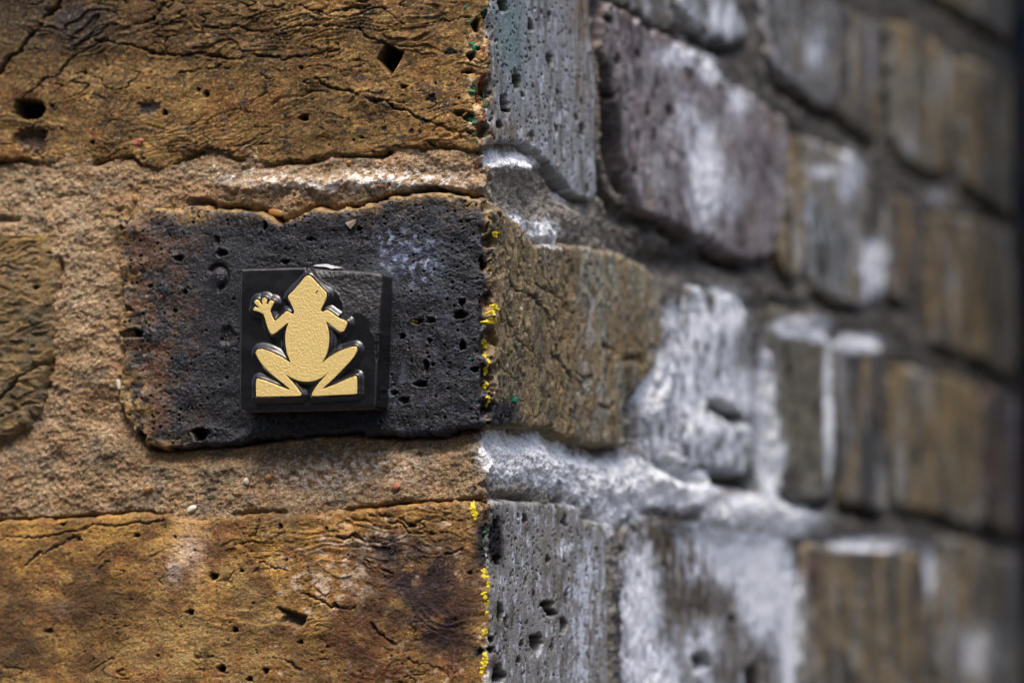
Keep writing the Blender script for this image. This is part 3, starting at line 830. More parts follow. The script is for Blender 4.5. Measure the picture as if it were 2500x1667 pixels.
p.paint((0.10, 0.085, 0.095), 0.6 * dk * sst(0.15, 0.6, p.n(4, 3, 4, 16)))
p.paint((0.40, 0.33, 0.27), 0.55 * sst(0.1, 0.6, p.n(4, 2.2, 4, 17) + 0.6 * p.blob(830, 1430, 110, 60) + 0.5 * p.blob(900, 1330, 130, 40) - 0.15) * (p.px > 640))
p.paint((0.50, 0.46, 0.44), 0.8 * p.blob(425, 1400, 20, 30, 3) * sst(-0.5, 0.1, n3) + 0.35 * p.blob(460, 1340, 40, 60) + 0.4 * p.blob(155, 1485, 22, 16))
p.paint((0.075, 0.045, 0.024), 0.55 * sst(0.15, 0.55, p.n(1.7, 1.3, 3, 18)) * frf)
p.paint((0.36, 0.24, 0.11), 0.45 * sst(0.25, 0.6, p.n(1.0, 0.8, 2, 53)) * frf)
p.paint((0.115, 0.060, 0.024), 0.65 * sst(0.05, 0.55, p.n(13, 11, 4, 54) + 0.4 * p.blob(170, 1420, 160, 80) + 0.4 * p.blob(60, 1600, 160, 90)) * frf)
p.paint((0.33, 0.185, 0.045), 0.75 * (p.blob(230, 1300, 300, 26) + 0.8 * p.blob(760, 1290, 90, 30) + 0.9 * p.blob(770, 1545, 50, 70)) * sst(-0.5, 0.3, n2))
p.paint((0.105, 0.055, 0.024), 0.7 * (p.blob(230, 1390, 130, 45) + 0.8 * p.blob(130, 1480, 120, 90) + 0.7 * p.blob(640, 1310, 70, 26)) * sst(-0.4, 0.4, p.n(8, 6, 4, 56)))
p.paint((0.25, 0.165, 0.065), 0.65 * (p.blob(470, 1600, 200, 90) + p.blob(620, 1450, 60, 60)) * sst(-0.4, 0.4, p.n(7, 6, 4, 57)))
p.paint((0.115, 0.042, 0.020), 0.75 * (p.blob(880, 1600, 100, 80) + 0.8 * p.blob(930, 1480, 60, 70) + 0.8 * p.blob(1130, 1480, 50, 120)) * sst(-0.4, 0.3, p.n(7, 6, 4, 58)))
p.paint((0.040, 0.020, 0.022), 0.85 * np.clip(1.1 * p.blob(1050, 1440, 110, 90) + 0.8 * p.blob(960, 1345, 70, 30) + 0.8 * p.blob(1080, 1560, 70, 60), 0, 1) * sst(-0.5, 0.15, p.n(7, 6, 5, 59, 0.6)))
p.paint((0.10, 0.09, 0.105), 0.5 * p.blob(1000, 1420, 90, 60) * sst(0.1, 0.5, p.n(2.5, 2, 4, 60)))
p.paint((0.07, 0.05, 0.03), 0.6 * p.blob(0, 1600, 110, 120) * sst(-0.4, 0.4, n2))
p.paint((0.40, 0.34, 0.22), frf * 0.5 * np.exp(-((p.px - 1185) / 16) ** 2) * sst(-0.1, 0.4, p.n(4, 4, 3, 19)))
p.paint((0.025, 0.025, 0.028), frf * np.clip(1.3 * p.blob(1192, 1325, 32, 62, 3), 0, 1) + frf * p.blob(1170, 1590, 18, 14, 3))
# return face
p.paint((0.29, 0.275, 0.25), sdm)
p.paint((0.17, 0.145, 0.11), sdm * 0.8 * sst(-0.05, 0.55, p.n(7, 12, 5, 20, 0.65)))
p.paint((0.50, 0.52, 0.56), sdm * 0.85 * sst(0.0, 0.5, p.n(4, 6, 5, 21, 0.7) + 0.5 * p.blob(1415, 1560, 24, 160) + 0.4 * p.blob(1440, 1400, 30, 120) - 0.1))
p.paint((0.21, 0.165, 0.09), sdm * 0.7 * p.blob(1345, 1330, 30, 110) * sst(-0.3, 0.4, p.n(4, 10, 3, 22)))
p.paint((0.66, 0.68, 0.72), sdm * np.clip(p.blob(1370, 1345, 14, 16) * 1.2, 0, 1) * sst(-0.3, 0.2, n3))
p.paint((0.02, 0.02, 0.022), sdm * np.clip(1.3 * p.blob(1212, 1325, 16, 60, 3), 0, 1))
p.paint((0.11, 0.03, 0.04), sdm * 0.8 * p.blob(1205, 1620, 10, 24))
for P, wd, dp in (([(0, 1315), (150, 1305), (230, 1285), (330, 1275), (400, 1268)], 0.5, 0.9), ([(60, 1380), (105, 1350), (140, 1335), (190, 1310)], 0.6, 1.0), ([(634, 1371), (660, 1380), (700, 1390)], 0.6, 1.6),
                  ([(634, 1371), (625, 1390), (615, 1400)], 0.4, 1.0), ([(735, 1440), (780, 1465), (830, 1480), (870, 1485)], 0.6, 1.5), ([(575, 1278), (600, 1310), (612, 1330)], 0.3, 0.6), ([(632, 1268), (628, 1300), (620, 1335)], 0.35, 0.7),
                  ([(825, 1315), (870, 1310), (930, 1330), (960, 1318)], 0.5, 1.1), ([(950, 1270), (985, 1280), (1000, 1300), (1060, 1305)], 0.6, 1.5), ([(900, 1258), (960, 1262), (1010, 1275), (1080, 1270)], 0.5, 1.1),
                  ([(905, 1525), (930, 1550), (955, 1568)], 0.9, 1.6), ([(1095, 1355), (1120, 1345), (1130, 1335)], 0.5, 1.3), ([(1000, 1610), (1060, 1630), (1100, 1650)], 0.5, 1.0), ([(890, 1370), (930, 1385), (960, 1395)], 0.4, 0.9),
                  ([(670, 1600), (710, 1620), (750, 1640)], 0.5, 0.8), ([(480, 1600), (520, 1608), (545, 1606)], 0.5, 0.9), ([(245, 1355), (262, 1340)], 0.4, 0.8), ([(240, 1385), (275, 1370)], 0.4, 0.8)):
    p.crack(P, wd, dp, col=(0.06, 0.036, 0.022))
p.hole([(676, 1481), (690, 1484), (712, 1490), (750, 1504), (745, 1520), (737, 1532), (714, 1525), (688, 1517), (692, 1502)], 2.4, 0.7, 0.35, (0.10, 0.075, 0.055))
for a in ((334, 1307, 9, 6, 1.8), (521, 1407, 13, 11, 2.5), (465, 1494, 12, 9, 1.8), (575, 1537, 9, 8, 2), (541, 1632, 12, 11, 3.5), (650, 1637, 9, 10, 2.5), (611, 1657, 9, 7, 2.5), (591, 1393, 7, 5, 1.6), (686, 1285, 7, 10, 1.4),
          (475, 1343, 4, 4, 1.2), (427, 1310, 5, 5, 1), (155, 1280, 8, 5, 1), (120, 1540, 14, 7, 1), (195, 1317, 9, 6, 1), (385, 1600, 5, 4, 1), (800, 1290, 5, 6, 1), (735, 1567, 9, 7, 1.2), (700, 1366, 6, 4, 1), (1005, 1283, 14, 6, 1.8),
          (1148, 1398, 7, 6, 1.4), (1112, 1512, 6, 4, 1), (620, 1472, 4, 4, 1), (800, 1578, 6, 5, 0.9), (955, 1600, 4, 3, 0.8), (1175, 1590, 11, 11, 1.5), (1200, 1585, 8, 10, 2)):
    p.ppit(*a[:4], a[4] * 0.75, col=(0.045, 0.034, 0.028), hard=0.4)
for a in ((1278, 1266, 6, 13, 2.5), (1262, 1259, 4, 7, 1.5), (1376, 1271, 7, 16, 3), (1214, 1275, 7, 18, 2.5), (1218, 1495, 8, 27, 3.5), (1233, 1515, 6, 16, 3), (1335, 1478, 15, 16, 5), (1345, 1495, 12, 10, 4), (1372, 1525, 9, 22, 5), (1308, 1568, 16, 26, 6),
          (1380, 1457, 6, 20, 3), (1246, 1402, 4, 8, 2), (1281, 1418, 3, 12, 2), (1272, 1570, 5, 10, 2), (1345, 1580, 5, 12, 2), (1412, 1600, 3, 8, 1.5), (1265, 1610, 5, 9, 2), (1256, 1315, 4, 6, 1.5), (1312, 1297, 3, 6, 1.2), (1335, 1365, 5, 12, 2),
          (1217, 1645, 16, 24, 5), (1200, 1560, 6, 10, 2), (1300, 1450, 3, 9, 1.2), (1285, 1520, 3, 8, 1.2), (1430, 1390, 3, 10, 1.2), (1455, 1340, 3, 9, 1), (1374, 1365, 3, 8, 1.3), (1215, 1365, 9, 14, 2)):
    p.ppit(*a, col=pit_d, hard=0.6)
rnd = random.Random(12)
for i in range(380):
    p.ppit(rnd.uniform(1200, 1475), rnd.uniform(1230, 1667), rnd.uniform(1.2, 2.4), rnd.uniform(2, 6), rnd.uniform(0.4, 1.3), hard=0.3, col=(0.08, 0.065, 0.05))
for i in range(170):
    p.ppit(rnd.uniform(0, 1180), rnd.uniform(1265, 1667), rnd.uniform(1.5, 3.5), rnd.uniform(1.5, 3), rnd.uniform(0.3, 0.9), hard=0.3, col=(0.07, 0.042, 0.025))
p.h -= 1.4 * np.clip(p.blob(1200, 1320, 26, 60, 3), 0, 1) * (0.6 + 0.9 * np.abs(p.n(3, 3, 3, 30)))
p.h -= (0.4 + 0.6 * p.n(6, 5, 3, 21) + 1.6 * np.clip(p.n(12, 6, 3, 22), 0, 1)) * np.exp(-(p.t / 2.2) ** 2)
p.c *= (0.94 + 0.30 * p.n(38, 24, 3, 90) * p.front)[..., None].astype(F4)
p.grit(1.6, 0.12, 0.03)
b_low = finish(p, sd, fine=0.25, label='orange brown brick with dark maroon end, pitted grey return face and yellow paint flecks')
P_low_patch = p

# -------------------------------------------------------------- brick at the left edge
T = axis([(-243, -160, 2.5), (-160, -118, FINE)])
V = axis([(-37, 30, 0.32)])
p = Patch(T, V, 15)
sd = poly_sd(p.t, p.v, P_LEFT); ALLP.append(P_LEFT)
n2 = p.n(6, 5, 4, 2)
flow = p.v - 0.5 * p.t + 2 * p.n(14, 12, 2, 3)
p.h = (0.5 * p.n(20, 20, 3, 1) + 0.5 * n2 + 0.55 * saw(flow / 7 + p.n(12, 6, 3, 4) * 1.6) + 0.14 * p.n(1.2, 1, 3, 5)).astype(F4) + 0.6
p.c[:] = (0.19, 0.125, 0.052)
p.paint((0.095, 0.072, 0.040), 0.85 * sst(-0.1, 0.5, p.n(8, 6, 4, 11) - 0.4 * p.blob(60, 600, 80, 80) + 0.3 * p.blob(40, 900, 90, 150)))
p.paint((0.27, 0.17, 0.05), 0.7 * p.blob(60, 580, 90, 50) * sst(-0.4, 0.3, n2))
p.paint((0.19, 0.14, 0.10), 0.5 * sst(0.1, 0.6, p.n(4, 4, 3, 12)))
for P, wd, dp in (([(0, 985), (50, 920), (100, 890), (120, 880)], 0.9, 2.0), ([(0, 1020), (60, 990), (110, 975)], 0.6, 1.2), ([(0, 655), (20, 650)], 0.6, 1.5)):
    p.crack(P, wd, dp, col=crk)
p.ppit(90, 703, 8, 6, 2, col=crk)
p.ppit(125, 618, 10, 4, 1.5, col=crk)
p.grit(1.5, 0.14, 0.03)
finish(p, sd, edge=3.0, ragged=1.0, label='olive brown brick sunk in mortar at the left')

# -------------------------------------------------------------- return-face bricks, further and further out of focus
# base, second, third colour, salt amount, height, gloss
SPEC = dict(
    purple=((0.235, 0.195, 0.195), (0.13, 0.095, 0.095), (0.34, 0.32, 0.325), 2.4, 'weathered purple-grey brick on the return face, smeared with white salt'),
    rim=((0.19, 0.14, 0.07), (0.11, 0.09, 0.06), (0.26, 0.22, 0.16), 0.5, None),
    pale=((0.22, 0.22, 0.205), (0.12, 0.115, 0.10), (0.36, 0.39, 0.43), 0.8, 'pale blue-grey brick beside the purple-grey one'),
    narrow=((0.13, 0.10, 0.065), (0.08, 0.065, 0.05), (0.20, 0.14, 0.09), -0.5, None),
    far_mid=((0.145, 0.115, 0.072), (0.095, 0.078, 0.055), (0.19, 0.15, 0.085), 0.6, None),
    lump=((0.24, 0.24, 0.225), (0.12, 0.115, 0.10), (0.40, 0.42, 0.45), 2.2, None),
    up_a=((0.15, 0.14, 0.12), (0.075, 0.07, 0.06), (0.30, 0.30, 0.30), 0.2, None),
    up_b=((0.16, 0.15, 0.13), (0.085, 0.08, 0.07), (0.28, 0.29, 0.31), 0.6, None),
    up_c=((0.11, 0.10, 0.085), (0.07, 0.065, 0.06), (0.17, 0.16, 0.14), 0.2, None),
    up_d=((0.16, 0.135, 0.085), (0.10, 0.085, 0.058), (0.20, 0.18, 0.13), 1.8, None),
    up_e=((0.14, 0.11, 0.066), (0.095, 0.078, 0.055), (0.19, 0.155, 0.085), 0.6, None),
    top_far=((0.14, 0.125, 0.10), (0.10, 0.092, 0.075), (0.17, 0.155, 0.125), 0.8, None),
    white=((0.36, 0.37, 0.37), (0.15, 0.14, 0.12), (0.66, 0.70, 0.74), 1.4, 'knobbly brick crusted white with salt on the return face'),
    tan_mid=((0.175, 0.155, 0.105), (0.10, 0.09, 0.062), (0.235, 0.22, 0.165), 0.4, 'tan brick edged with a white salt stripe'),
    dark_mid=((0.085, 0.080, 0.068), (0.05, 0.048, 0.045), (0.13, 0.13, 0.12), -0.6, None),
    ochre=((0.155, 0.120, 0.070), (0.10, 0.085, 0.058), (0.21, 0.165, 0.08), 0.8, None),
    red_far=((0.15, 0.105, 0.085), (0.10, 0.08, 0.07), (0.19, 0.11, 0.085), 0.4, None),
    brown=((0.21, 0.18, 0.15), (0.12, 0.09, 0.055), (0.42, 0.44, 0.47), 0.6, 'brown brick half covered in white salt below the wide joint'),
    wide=((0.16, 0.125, 0.075), (0.10, 0.078, 0.05), (0.22, 0.175, 0.105), 0.8, None),
    last=((0.18, 0.155, 0.105), (0.12, 0.105, 0.075), (0.26, 0.25, 0.23), 0.8, None),
)
SALT = [(1330, 590, 40, 46, 1.0), (1262, 560, 30, 40, .7), (1215, 385, 35, 26, .55), (1290, 392, 70, 22, .6), (1400, 470, 40, 30, .35),
        (1245, 1105, 70, 60, 1), (1340, 1120, 60, 65, 1), (1430, 1170, 60, 60, .9), (1480, 1240, 26, 60, 1), (1540, 1190, 80, 80, .8), (1470, 1300, 12, 60, .7),
        (1745, 770, 70, 60, 1), (1700, 880, 80, 110, .9), (1740, 1000, 110, 110, 1), (1690, 1090, 110, 50, 1), (1600, 960, 50, 120, .55), (1640, 780, 30, 50, .5),
        (1870, 1000, 22, 150, .8), (1880, 1120, 30, 100, .9), (1640, 1180, 120, 60, .75), (1850, 1260, 130, 50, 1.1), (1760, 1350, 110, 90, .9), (1860, 1420, 70, 140, 1.0), (1925, 1530, 26, 170, 1.1),
        (1560, 1480, 50, 170, .9), (1590, 1630, 80, 80, .8), (1700, 1580, 90, 110, .45), (1950, 800, 60, 22, 1.3), (1995, 815, 26, 22, 1), (2095, 838, 55, 20, 1.1), (2020, 1000, 10, 190, .9),
        (1715, 420, 44, 130, .85), (1660, 300, 60, 120, .35), (1780, 480, 60, 100, .3), (1650, 140, 70, 40, .5), (1725, 170, 30, 40, .8), (1800, 250, 40, 40, .5), (2116, 660, 14, 70, .9), (2070, 430, 40, 70, .5), (2145, 650, 20, 60, 1.0),
        (1760, 50, 50, 60, .5), (1990, 120, 40, 60, .35), (2120, 1330, 120, 20, .6), (2270, 1400, 18, 70, .6), (2390, 1600, 60, 100, .45), (2290, 480, 40, 24, .3), (2235, 370, 40, 30, .2), (2005, 420, 50, 20, .5)]


def salt(p):
    m = np.zeros_like(p.h)
    for (a, b, rx, ry, s) in SALT:
        m = np.maximum(m, s * p.blob(a, b, rx, ry))
    return m


for i, (nm, (ca, cb, cc, hh, lab)) in enumerate(SPEC.items()):
    P = np.array(S__(SIDE[nm]))
    if P[:, 0].min() > 200:                      # narrow the far perpends
        c_ = 0.5 * (P.min(0) + P.max(0)); e_ = 0.5 * (P.max(0) - P.min(0))
        P = c_ + (P - c_) * (1 + np.array([4.2, 1.8]) / e_)
    ALLP.append(P)
    lo, hi = P.min(0) - 3, P.max(0) + 3
    tm = lo[0]
    dt, dv = (0.7, 0.5) if tm < 210 else ((1.0, 0.8) if tm < 330 else (1.6, 1.2))
    p = Patch(axis([(lo[0], hi[0], dt)]), axis([(lo[1], hi[1], dv)]), 30 + i)
    sd = poly_sd(p.t, p.v, P)
    n2, n4 = p.n(14, 20, 4, 2), p.n(5, 14, 4, 4)
    rel = 1.2 if nm == 'white' else 1.0
    p.h = (hh * 0.3 + 0.4 * p.n(45, 35, 2, 1) * rel + 0.45 * n2 * rel + 0.30 * n4 * rel + 0.25 * p.n(3, 4, 3, 5)).astype(F4)
    p.h += 0.5 * saw(p.n(12, 30, 3, 6) * 2.2)
    p.c[:] = ca
    wa = 6 * p.n(26, 26, 2, 16)
    nn = lambda a, b, k: fbm((p.t + wa) / F4(a) + 5.1, (p.v + 0.5 * p.t + wa) / F4(b) + 2.2, 5, 7000 + i * 37 + k, 0.6)
    p.paint(cb, 0.95 * sst(-0.05, 0.45, nn(26, 32, 11)))
    p.paint(cc, 0.9 * sst(0.0, 0.5, nn(17, 26, 12)))
    p.paint((0.24, 0.16, 0.07), 0.4 * sst(0.2, 0.6, nn(22, 26, 13)))
    if tm > 280:
        st = fbm(p.t / F4(17) + i * 3.7, p.v / F4(38) + 1.0, 4, 8100 + i, 0.6)
        p.paint((0.25, 0.165, 0.06), 0.75 * sst(0.0, 0.5, st))
        p.paint((0.055, 0.05, 0.045), 0.75 * sst(0.05, 0.5, -st + 0.3 * n2))
        p.paint((0.30, 0.30, 0.29), 0.6 * sst(0.1, 0.5, fbm(p.t / F4(22) + 9, p.v / F4(50) + i, 4, 8200 + i, 0.6)))
    p.paint((0.035, 0.032, 0.03), 0.8 * sst(0.22, 0.55, nn(9, 12, 14)))
    p.paint(tuple(min(0.6, 1.5 * q) for q in cc), 0.5 * sst(0.2, 0.6, nn(4, 7, 15)))
    p.crackle(9, 20, 0.05, 1.4, sst(-0.1, 0.4, p.n(26, 26, 2, 17)), 3)
    sm = salt(p)
    p.paint((0.40, 0.43, 0.475), 0.5 * sst(0.04, 0.6, sm + 0.25 * n2))
    p.paint((0.78, 0.81, 0.86), sst(0.10, 0.72, 1.1 * sm + 0.42 * nn(7, 9, 18) + 0.28 * nn(2.2, 3, 19) - 0.06) * np.clip(sm * 2.4, 0, 1))  # salt crust, its white tinted with the blue of the sky
    if nm == 'purple':
        p.paint((0.05, 0.04, 0.038), np.clip(p.blob(1492, 290, 34, 90, 3) + p.blob(1480, 170, 18, 60), 0, 1) * 0.8)
        p.paint((0.14, 0.075, 0.075), 0.5 * p.blob(1555, 150, 40, 110) * sst(-0.3, 0.3, n2))
        p.hole([(1450, 90), (1478, 170), (1492, 260), (1508, 330), (1520, 420), (1560, 520), (1500, 520), (1466, 430), (1450, 330)], 7, 6.0, 0.5, (0.05, 0.04, 0.036))
        for a in ((1675, 185, 8, 22, 4), (1630, 270, 10, 14, 4), (1502, 148, 6, 16, 3), (1574, 270, 6, 22, 2), (1480, 50, 10, 12, 3), (1590, 330, 6, 20, 1.5), (1552, 132, 8, 10, 1.5), (1490, 235, 6, 10, 2), (1540, 420, 5, 12, 2)):
            p.ppit(*a, col=(0.035, 0.03, 0.03))
    if nm == 'white':
        p.paint((0.13, 0.115, 0.10), 0.75 * sst(0.12, 0.45, nn(7, 8, 31)))
        p.hole([(1722, 975), (1760, 980), (1800, 1005), (1822, 1030), (1790, 1040), (1745, 1012), (1724, 995)], 9, 2.5, 1.0, (0.07, 0.06, 0.05))
        p.h += 1.4 * p.blob(1700, 1060, 80, 40) + 0.8 * p.blob(1740, 820, 60, 60)
        p.paint((0.10, 0.09, 0.075), 0.7 * sst(0.1, 0.5, p.n(8, 9, 3, 15)))
    if nm == 'brown':
        p.paint((0.13, 0.085, 0.04), 0.8 * np.clip(p.blob(1620, 1330, 60, 80) + p.blob(1700, 1420, 60, 100), 0, 1) * sst(-0.4, 0.2, n4))
        p.hole([(1685, 1600), (1720, 1590), (1735, 1625), (1690, 1640)], 5, 2, 0.8, (0.06, 0.05, 0.04))
        p.hole([(1815, 1640), (1845, 1610), (1850, 1680), (1812, 1690)], 6, 2, 0.8, (0.06, 0.05, 0.04))
        p.ppit(1785, 1510, 10, 12, 3, col=(0.05, 0.04, 0.035)); p.ppit(1515, 1340, 8, 12, 2, col=(0.05, 0.04, 0.035)); p.ppit(1545, 1292, 7, 12, 2, col=(0.05, 0.04, 0.035))
    if nm in ('wide', 'tan_mid'):
        p.paint((0.05, 0.042, 0.036), 0.8 * (p.blob(2105, 1360, 24, 18) + p.blob(1985, 1420, 16, 60) + p.blob(2240, 1420, 16, 50) + p.blob(1925, 1160, 26, 32)))
        p.paint((0.20, 0.10, 0.07), 0.6 * p.blob(1975, 1385, 22, 26))
    p.grit(1.35, 0.16, 0.05)
    o = finish(p, sd, edge=2.4 if nm in ('white', 'up_d', 'lump') else 1.0, ragged=1.9, label=lab)

# -------------------------------------------------------------- plain bricks just outside the picture
rnd = random.Random(5)
OUT = []
BB = [(np.array(P).min(0), np.array(P).max(0)) for P in ALLP]
free = lambda q: not any(q[0] < h_[0] + 5 and q[1] > l_[0] - 5 and q[2] < h_[1] + 4 and q[3] > l_[1] - 4 for l_, h_ in BB)
for k, (v0, v1) in enumerate(((119, 184), (197, 262), (-193, -128), (-271, -206))):
    tt = -(440 if k % 2 else 553)
    while tt < 1150:
        for wdt in (215, 102, 60, 40):
            if free((tt, tt + wdt, v0, v1)):
                OUT.append((tt, tt + wdt, v0, v1)); tt += wdt + 11
                break
        else:
            tt += 12
for (v0, v1) in ((44, 109), (-34, 30), (-117, -53)):
    for k in range(2):
        a = -228 - (216 if v0 != -34 else 230) - k * 227 - (24 if v0 == -34 else 0)
        OUT.append((a, a + 215, v0, v1))
    for k in range(2):
        OUT.append((845 + k * 227, 845 + k * 227 + 215, v0, v1))
OUT = [q for q in OUT if free(q)]
for i, (a, b, v0, v1) in enumerate(OUT):
    P = [(a + rnd.uniform(-2, 2), v0), (b + rnd.uniform(-2, 2), v0 + rnd.uniform(-1, 1)), (b, v1), (a, v1 + rnd.uniform(-1, 1))]
    ALLP.append(P)
    p = Patch(axis([(a - 5, b + 5, 4.0)]), axis([(v0 - 4, v1 + 4, 3.0)]), 80 + i)
    p.h = (0.8 * p.n(40, 30, 2, 1) + 0.6 * p.n(12, 10, 2, 2) + 0.6).astype(F4)
    k = rnd.random()
    p.c[:] = (0.15 + 0.1 * k, 0.10 + 0.03 * k, 0.05 - 0.015 * k)
    p.paint((0.09, 0.07, 0.045), 0.8 * sst(-0.1, 0.5, p.n(25, 16, 3, 11)))
    p.paint((0.24, 0.20, 0.14), 0.6 * sst(0.1, 0.6, p.n(12, 12, 3, 12)))
    finish(p, poly_sd(p.t, p.v, P), edge=5.0, ragged=0.8)

# -------------------------------------------------------------- mortar: one sheet wrapped round the corner behind all the bricks
T = axis([(-900, -160, 6.0), (-160, 0, 0.3), (0, 150, 0.45), (150, 330, 1.0), (330, 800, 1.8), (800, 1250, 6.0)])
V = axis([(-280, -104, 5.0), (-104, -92, 0.6), (-92, 92, 0.32), (92, 102, 0.6), (102, 230, 1.0), (230, 280, 5.0)])
p = Patch(T, V, 61)
p.soft = 1 - sst(-2.2, 2.2, p.t + 4.5 * p.n(9, 7, 4, 70))
near = np.full(p.h.shape, -60.0, F4)          # distance to the nearest brick (negative outside)
sds = []
for k, P in enumerate(ALLP):
    P = np.array(P); lo, hi = P.min(0) - 9, P.max(0) + 9
    a, b = np.searchsorted(p.T, [lo[0], hi[0]]); c, d = np.searchsorted(p.V, [lo[1], hi[1]])
    w_ = (slice(c, d), slice(a, b))
    if p.t[w_].size == 0:
        continue
    q = poly_sd(p.t[w_], p.v[w_], P)
    near[w_] = np.maximum(near[w_], q)
    if k < 4:
        full = np.full(p.h.shape, -60.0, F4); full[w_] = q; sds.append(full)
fr = p.front; frf = fr.astype(F4); sdm = 1 - frf
n1, n2, n3 = p.n(34, 20, 3, 1), p.n(6, 5, 4, 2), p.n(1.4, 1.2, 3, 3)
p.h = (-1.2 + 0.9 * n1 + 0.75 * n2 + 0.36 * n3 + 0.16 * p.n(0.75, 0.7, 2, 4)).astype(F4)
p.h = np.where(fr, p.h, (-1.4 + 1.0 * n1 + 0.8 * n2 + 0.40 * n3 + 0.2 * p.n(0.8, 0.8, 2, 5))).astype(F4)
# lips and open gaps
edge_far = np.exp(-((near + 0.2) / 0.9) ** 2)
p.h -= 1.6 * edge_far * sst(0.0, 0.5, p.n(16, 10, 3, 6)) * frf
gd = sds[1]      # burnt brick
gate = np.clip(sst(430, 520, p.px) * (p.py < 620) * frf, 0, 1)
p.h -= 4.6 * gate * np.exp(-(np.clip(-gd, 0, 9) / 1.35) ** 4) * (0.35 + 0.65 * sst(-0.25, 0.25, p.n(13, 30, 2, 7) + 0.5 * p.blob(560, 490, 150, 40) + 0.3 * p.blob(950, 470, 250, 40)))
p.h += 1.7 * frf * np.exp(-((p.py - (452 - 0.012 * (p.px - 800))) / 24) ** 2) * sst(470, 620, p.px) * (0.8 + 0.4 * n2)
p.h -= 2.2 * frf * np.exp(-(np.clip(-gd, 0, 9) / 0.8) ** 2) * (p.py > 1000)
p.h -= 3.2 * frf * np.exp(-(np.clip(-sds[2], 0, 9) / 0.55) ** 2) * np.clip(1 - sst(300, 420, p.px) + sst(800, 900, p.px), 0, 1)
p.h -= 2.0 * frf * np.exp(-(np.clip(-sds[0], 0, 9) / 0.6) ** 2) * sst(0.0, 0.3, p.n(12, 9, 2, 8))
p.h += 1.4 * frf * np.clip(p.blob(215, 760, 95, 420, 4), 0, 1)          # thick buttered joint at the left
p.h -= 1.5 * frf * p.blob(250, 1010, 60, 50)
# return face: rolls of mortar beside the corner
p.h += sdm * (1.5 * p.blob(1290, 400, 90, 34) + 1.6 * p.blob(1400, 520, 40, 40) + 1.8 * p.blob(1325, 570, 40, 36) - 0.9 * p.blob(1300, 480, 70, 40) + 1.6 * p.blob(1300, 1130, 110, 60) + 1.8 * p.blob(1480, 1190, 60, 50))
p.h += sdm * (4.5 * p.blob(1780, 1250, 160, 60) + 3.5 * p.blob(1640, 1170, 80, 50) + 3 * p.blob(1960, 760, 90, 40))
p.h += sdm * (2.5 * p.blob(1500, 1520, 16, 240, 4) + 3.0 * p.blob(1625, 930, 40, 150))
p.h -= sdm * ( 3.5 * p.blob(1470, 60, 12, 60) + 5 * p.blob(1700, 640, 160, 36) + 3 * p.blob(1990, 750, 160, 20))
p.h -= sdm * 2.2 * np.exp(-((near + 0.6) / 1.4) ** 2) * sst(-0.2, 0.3, p.n(22, 14, 2, 9))
p.h += (sdm * (1 - sst(110, 170, p.t)) * (0.35 * p.n(1.5, 1.3, 3, 74) + 0.5 * p.n(4, 3, 3, 75))).astype(F4)
p.h -= ((0.8 + 1.8 * p.n(9, 6, 3, 72)) * np.exp(-(p.t / 4.5) ** 2)).astype(F4)
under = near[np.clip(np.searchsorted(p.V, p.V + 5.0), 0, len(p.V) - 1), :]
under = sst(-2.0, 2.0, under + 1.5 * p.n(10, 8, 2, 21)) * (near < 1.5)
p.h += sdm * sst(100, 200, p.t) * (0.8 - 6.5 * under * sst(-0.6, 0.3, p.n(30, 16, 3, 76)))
p.h -= sdm * (1 - sst(100, 200, p.t)) * 2.2 * under
p.h -= frf * 0.9 * under * (p.py > 900)
p.h = np.clip(p.h, -10.5, 5)
# colours
frf = p.soft; sdm = 1 - frf
p.c[:] = (0.30, 0.195, 0.102)
p.paint((0.37, 0.26, 0.15), 0.75 * sst(0.0, 0.5, p.n(10, 8, 4, 11)))
p.paint((0.185, 0.135, 0.085), 0.8 * sst(0.05, 0.55, p.n(9, 7, 4, 12) + 0.45 * p.blob(700, 1140, 260, 50) + 0.2 * p.blob(330, 1130, 120, 60)))
p.paint((0.36, 0.205, 0.09), 0.6 * sst(0.05, 0.5, p.n(13, 9, 3, 13) + 0.5 * p.blob(440, 450, 160, 30) + 0.5 * p.blob(240, 880, 60, 200)))
p.paint((0.48, 0.40, 0.30), 0.35 * sst(0.12, 0.45, p.n(1.1, 0.9, 3, 14) + 0.2 * p.n(9, 9, 2, 15)) * frf)
p.paint((0.10, 0.075, 0.05), 0.4 * sst(0.18, 0.5, p.n(1.0, 0.9, 3, 16)) * frf)
for (a, b, rx, ry, s) in ((930, 435, 90, 24, 1.0), (780, 455, 160, 18, .8), (620, 430, 110, 14, .6), (1090, 440, 90, 30, .55), (170, 560, 70, 160, .42), (60, 470, 140, 50, .5), (260, 1050, 60, 26, .5), (110, 1190, 90, 24, .4),
                          (900, 1130, 150, 40, .45), (760, 1170, 120, 40, .4), (215, 750, 50, 150, .35)):
    p.paint((0.68, 0.65, 0.63) if a > 600 else (0.50, 0.40, 0.27), frf * s * sst(-0.25, 0.3, p.n(2.2, 1.6, 4, 17) + 0.2 * n2) * p.blob(a, b, rx, ry))
p.paint((0.17, 0.115, 0.05), frf * 0.7 * p.blob(1130, 1130, 60, 60) * sst(-0.4, 0.2, n2))
p.paint((0.27, 0.235, 0.19), sdm)
p.paint((0.145, 0.122, 0.095), sdm * sst(60, 150, p.t))
p.paint((0.16, 0.14, 0.115), sdm * 0.85 * sst(-0.1, 0.5, p.n(14, 12, 4, 18)))
p.paint((0.40, 0.36, 0.31), sdm * 0.6 * sst(0.05, 0.5, p.n(3, 3, 4, 19)))
p.paint((0.085, 0.074, 0.062), sdm * 0.7 * sst(130, 300, p.t) * sst(-0.6, 0.3, p.n(20, 14, 4, 73)))
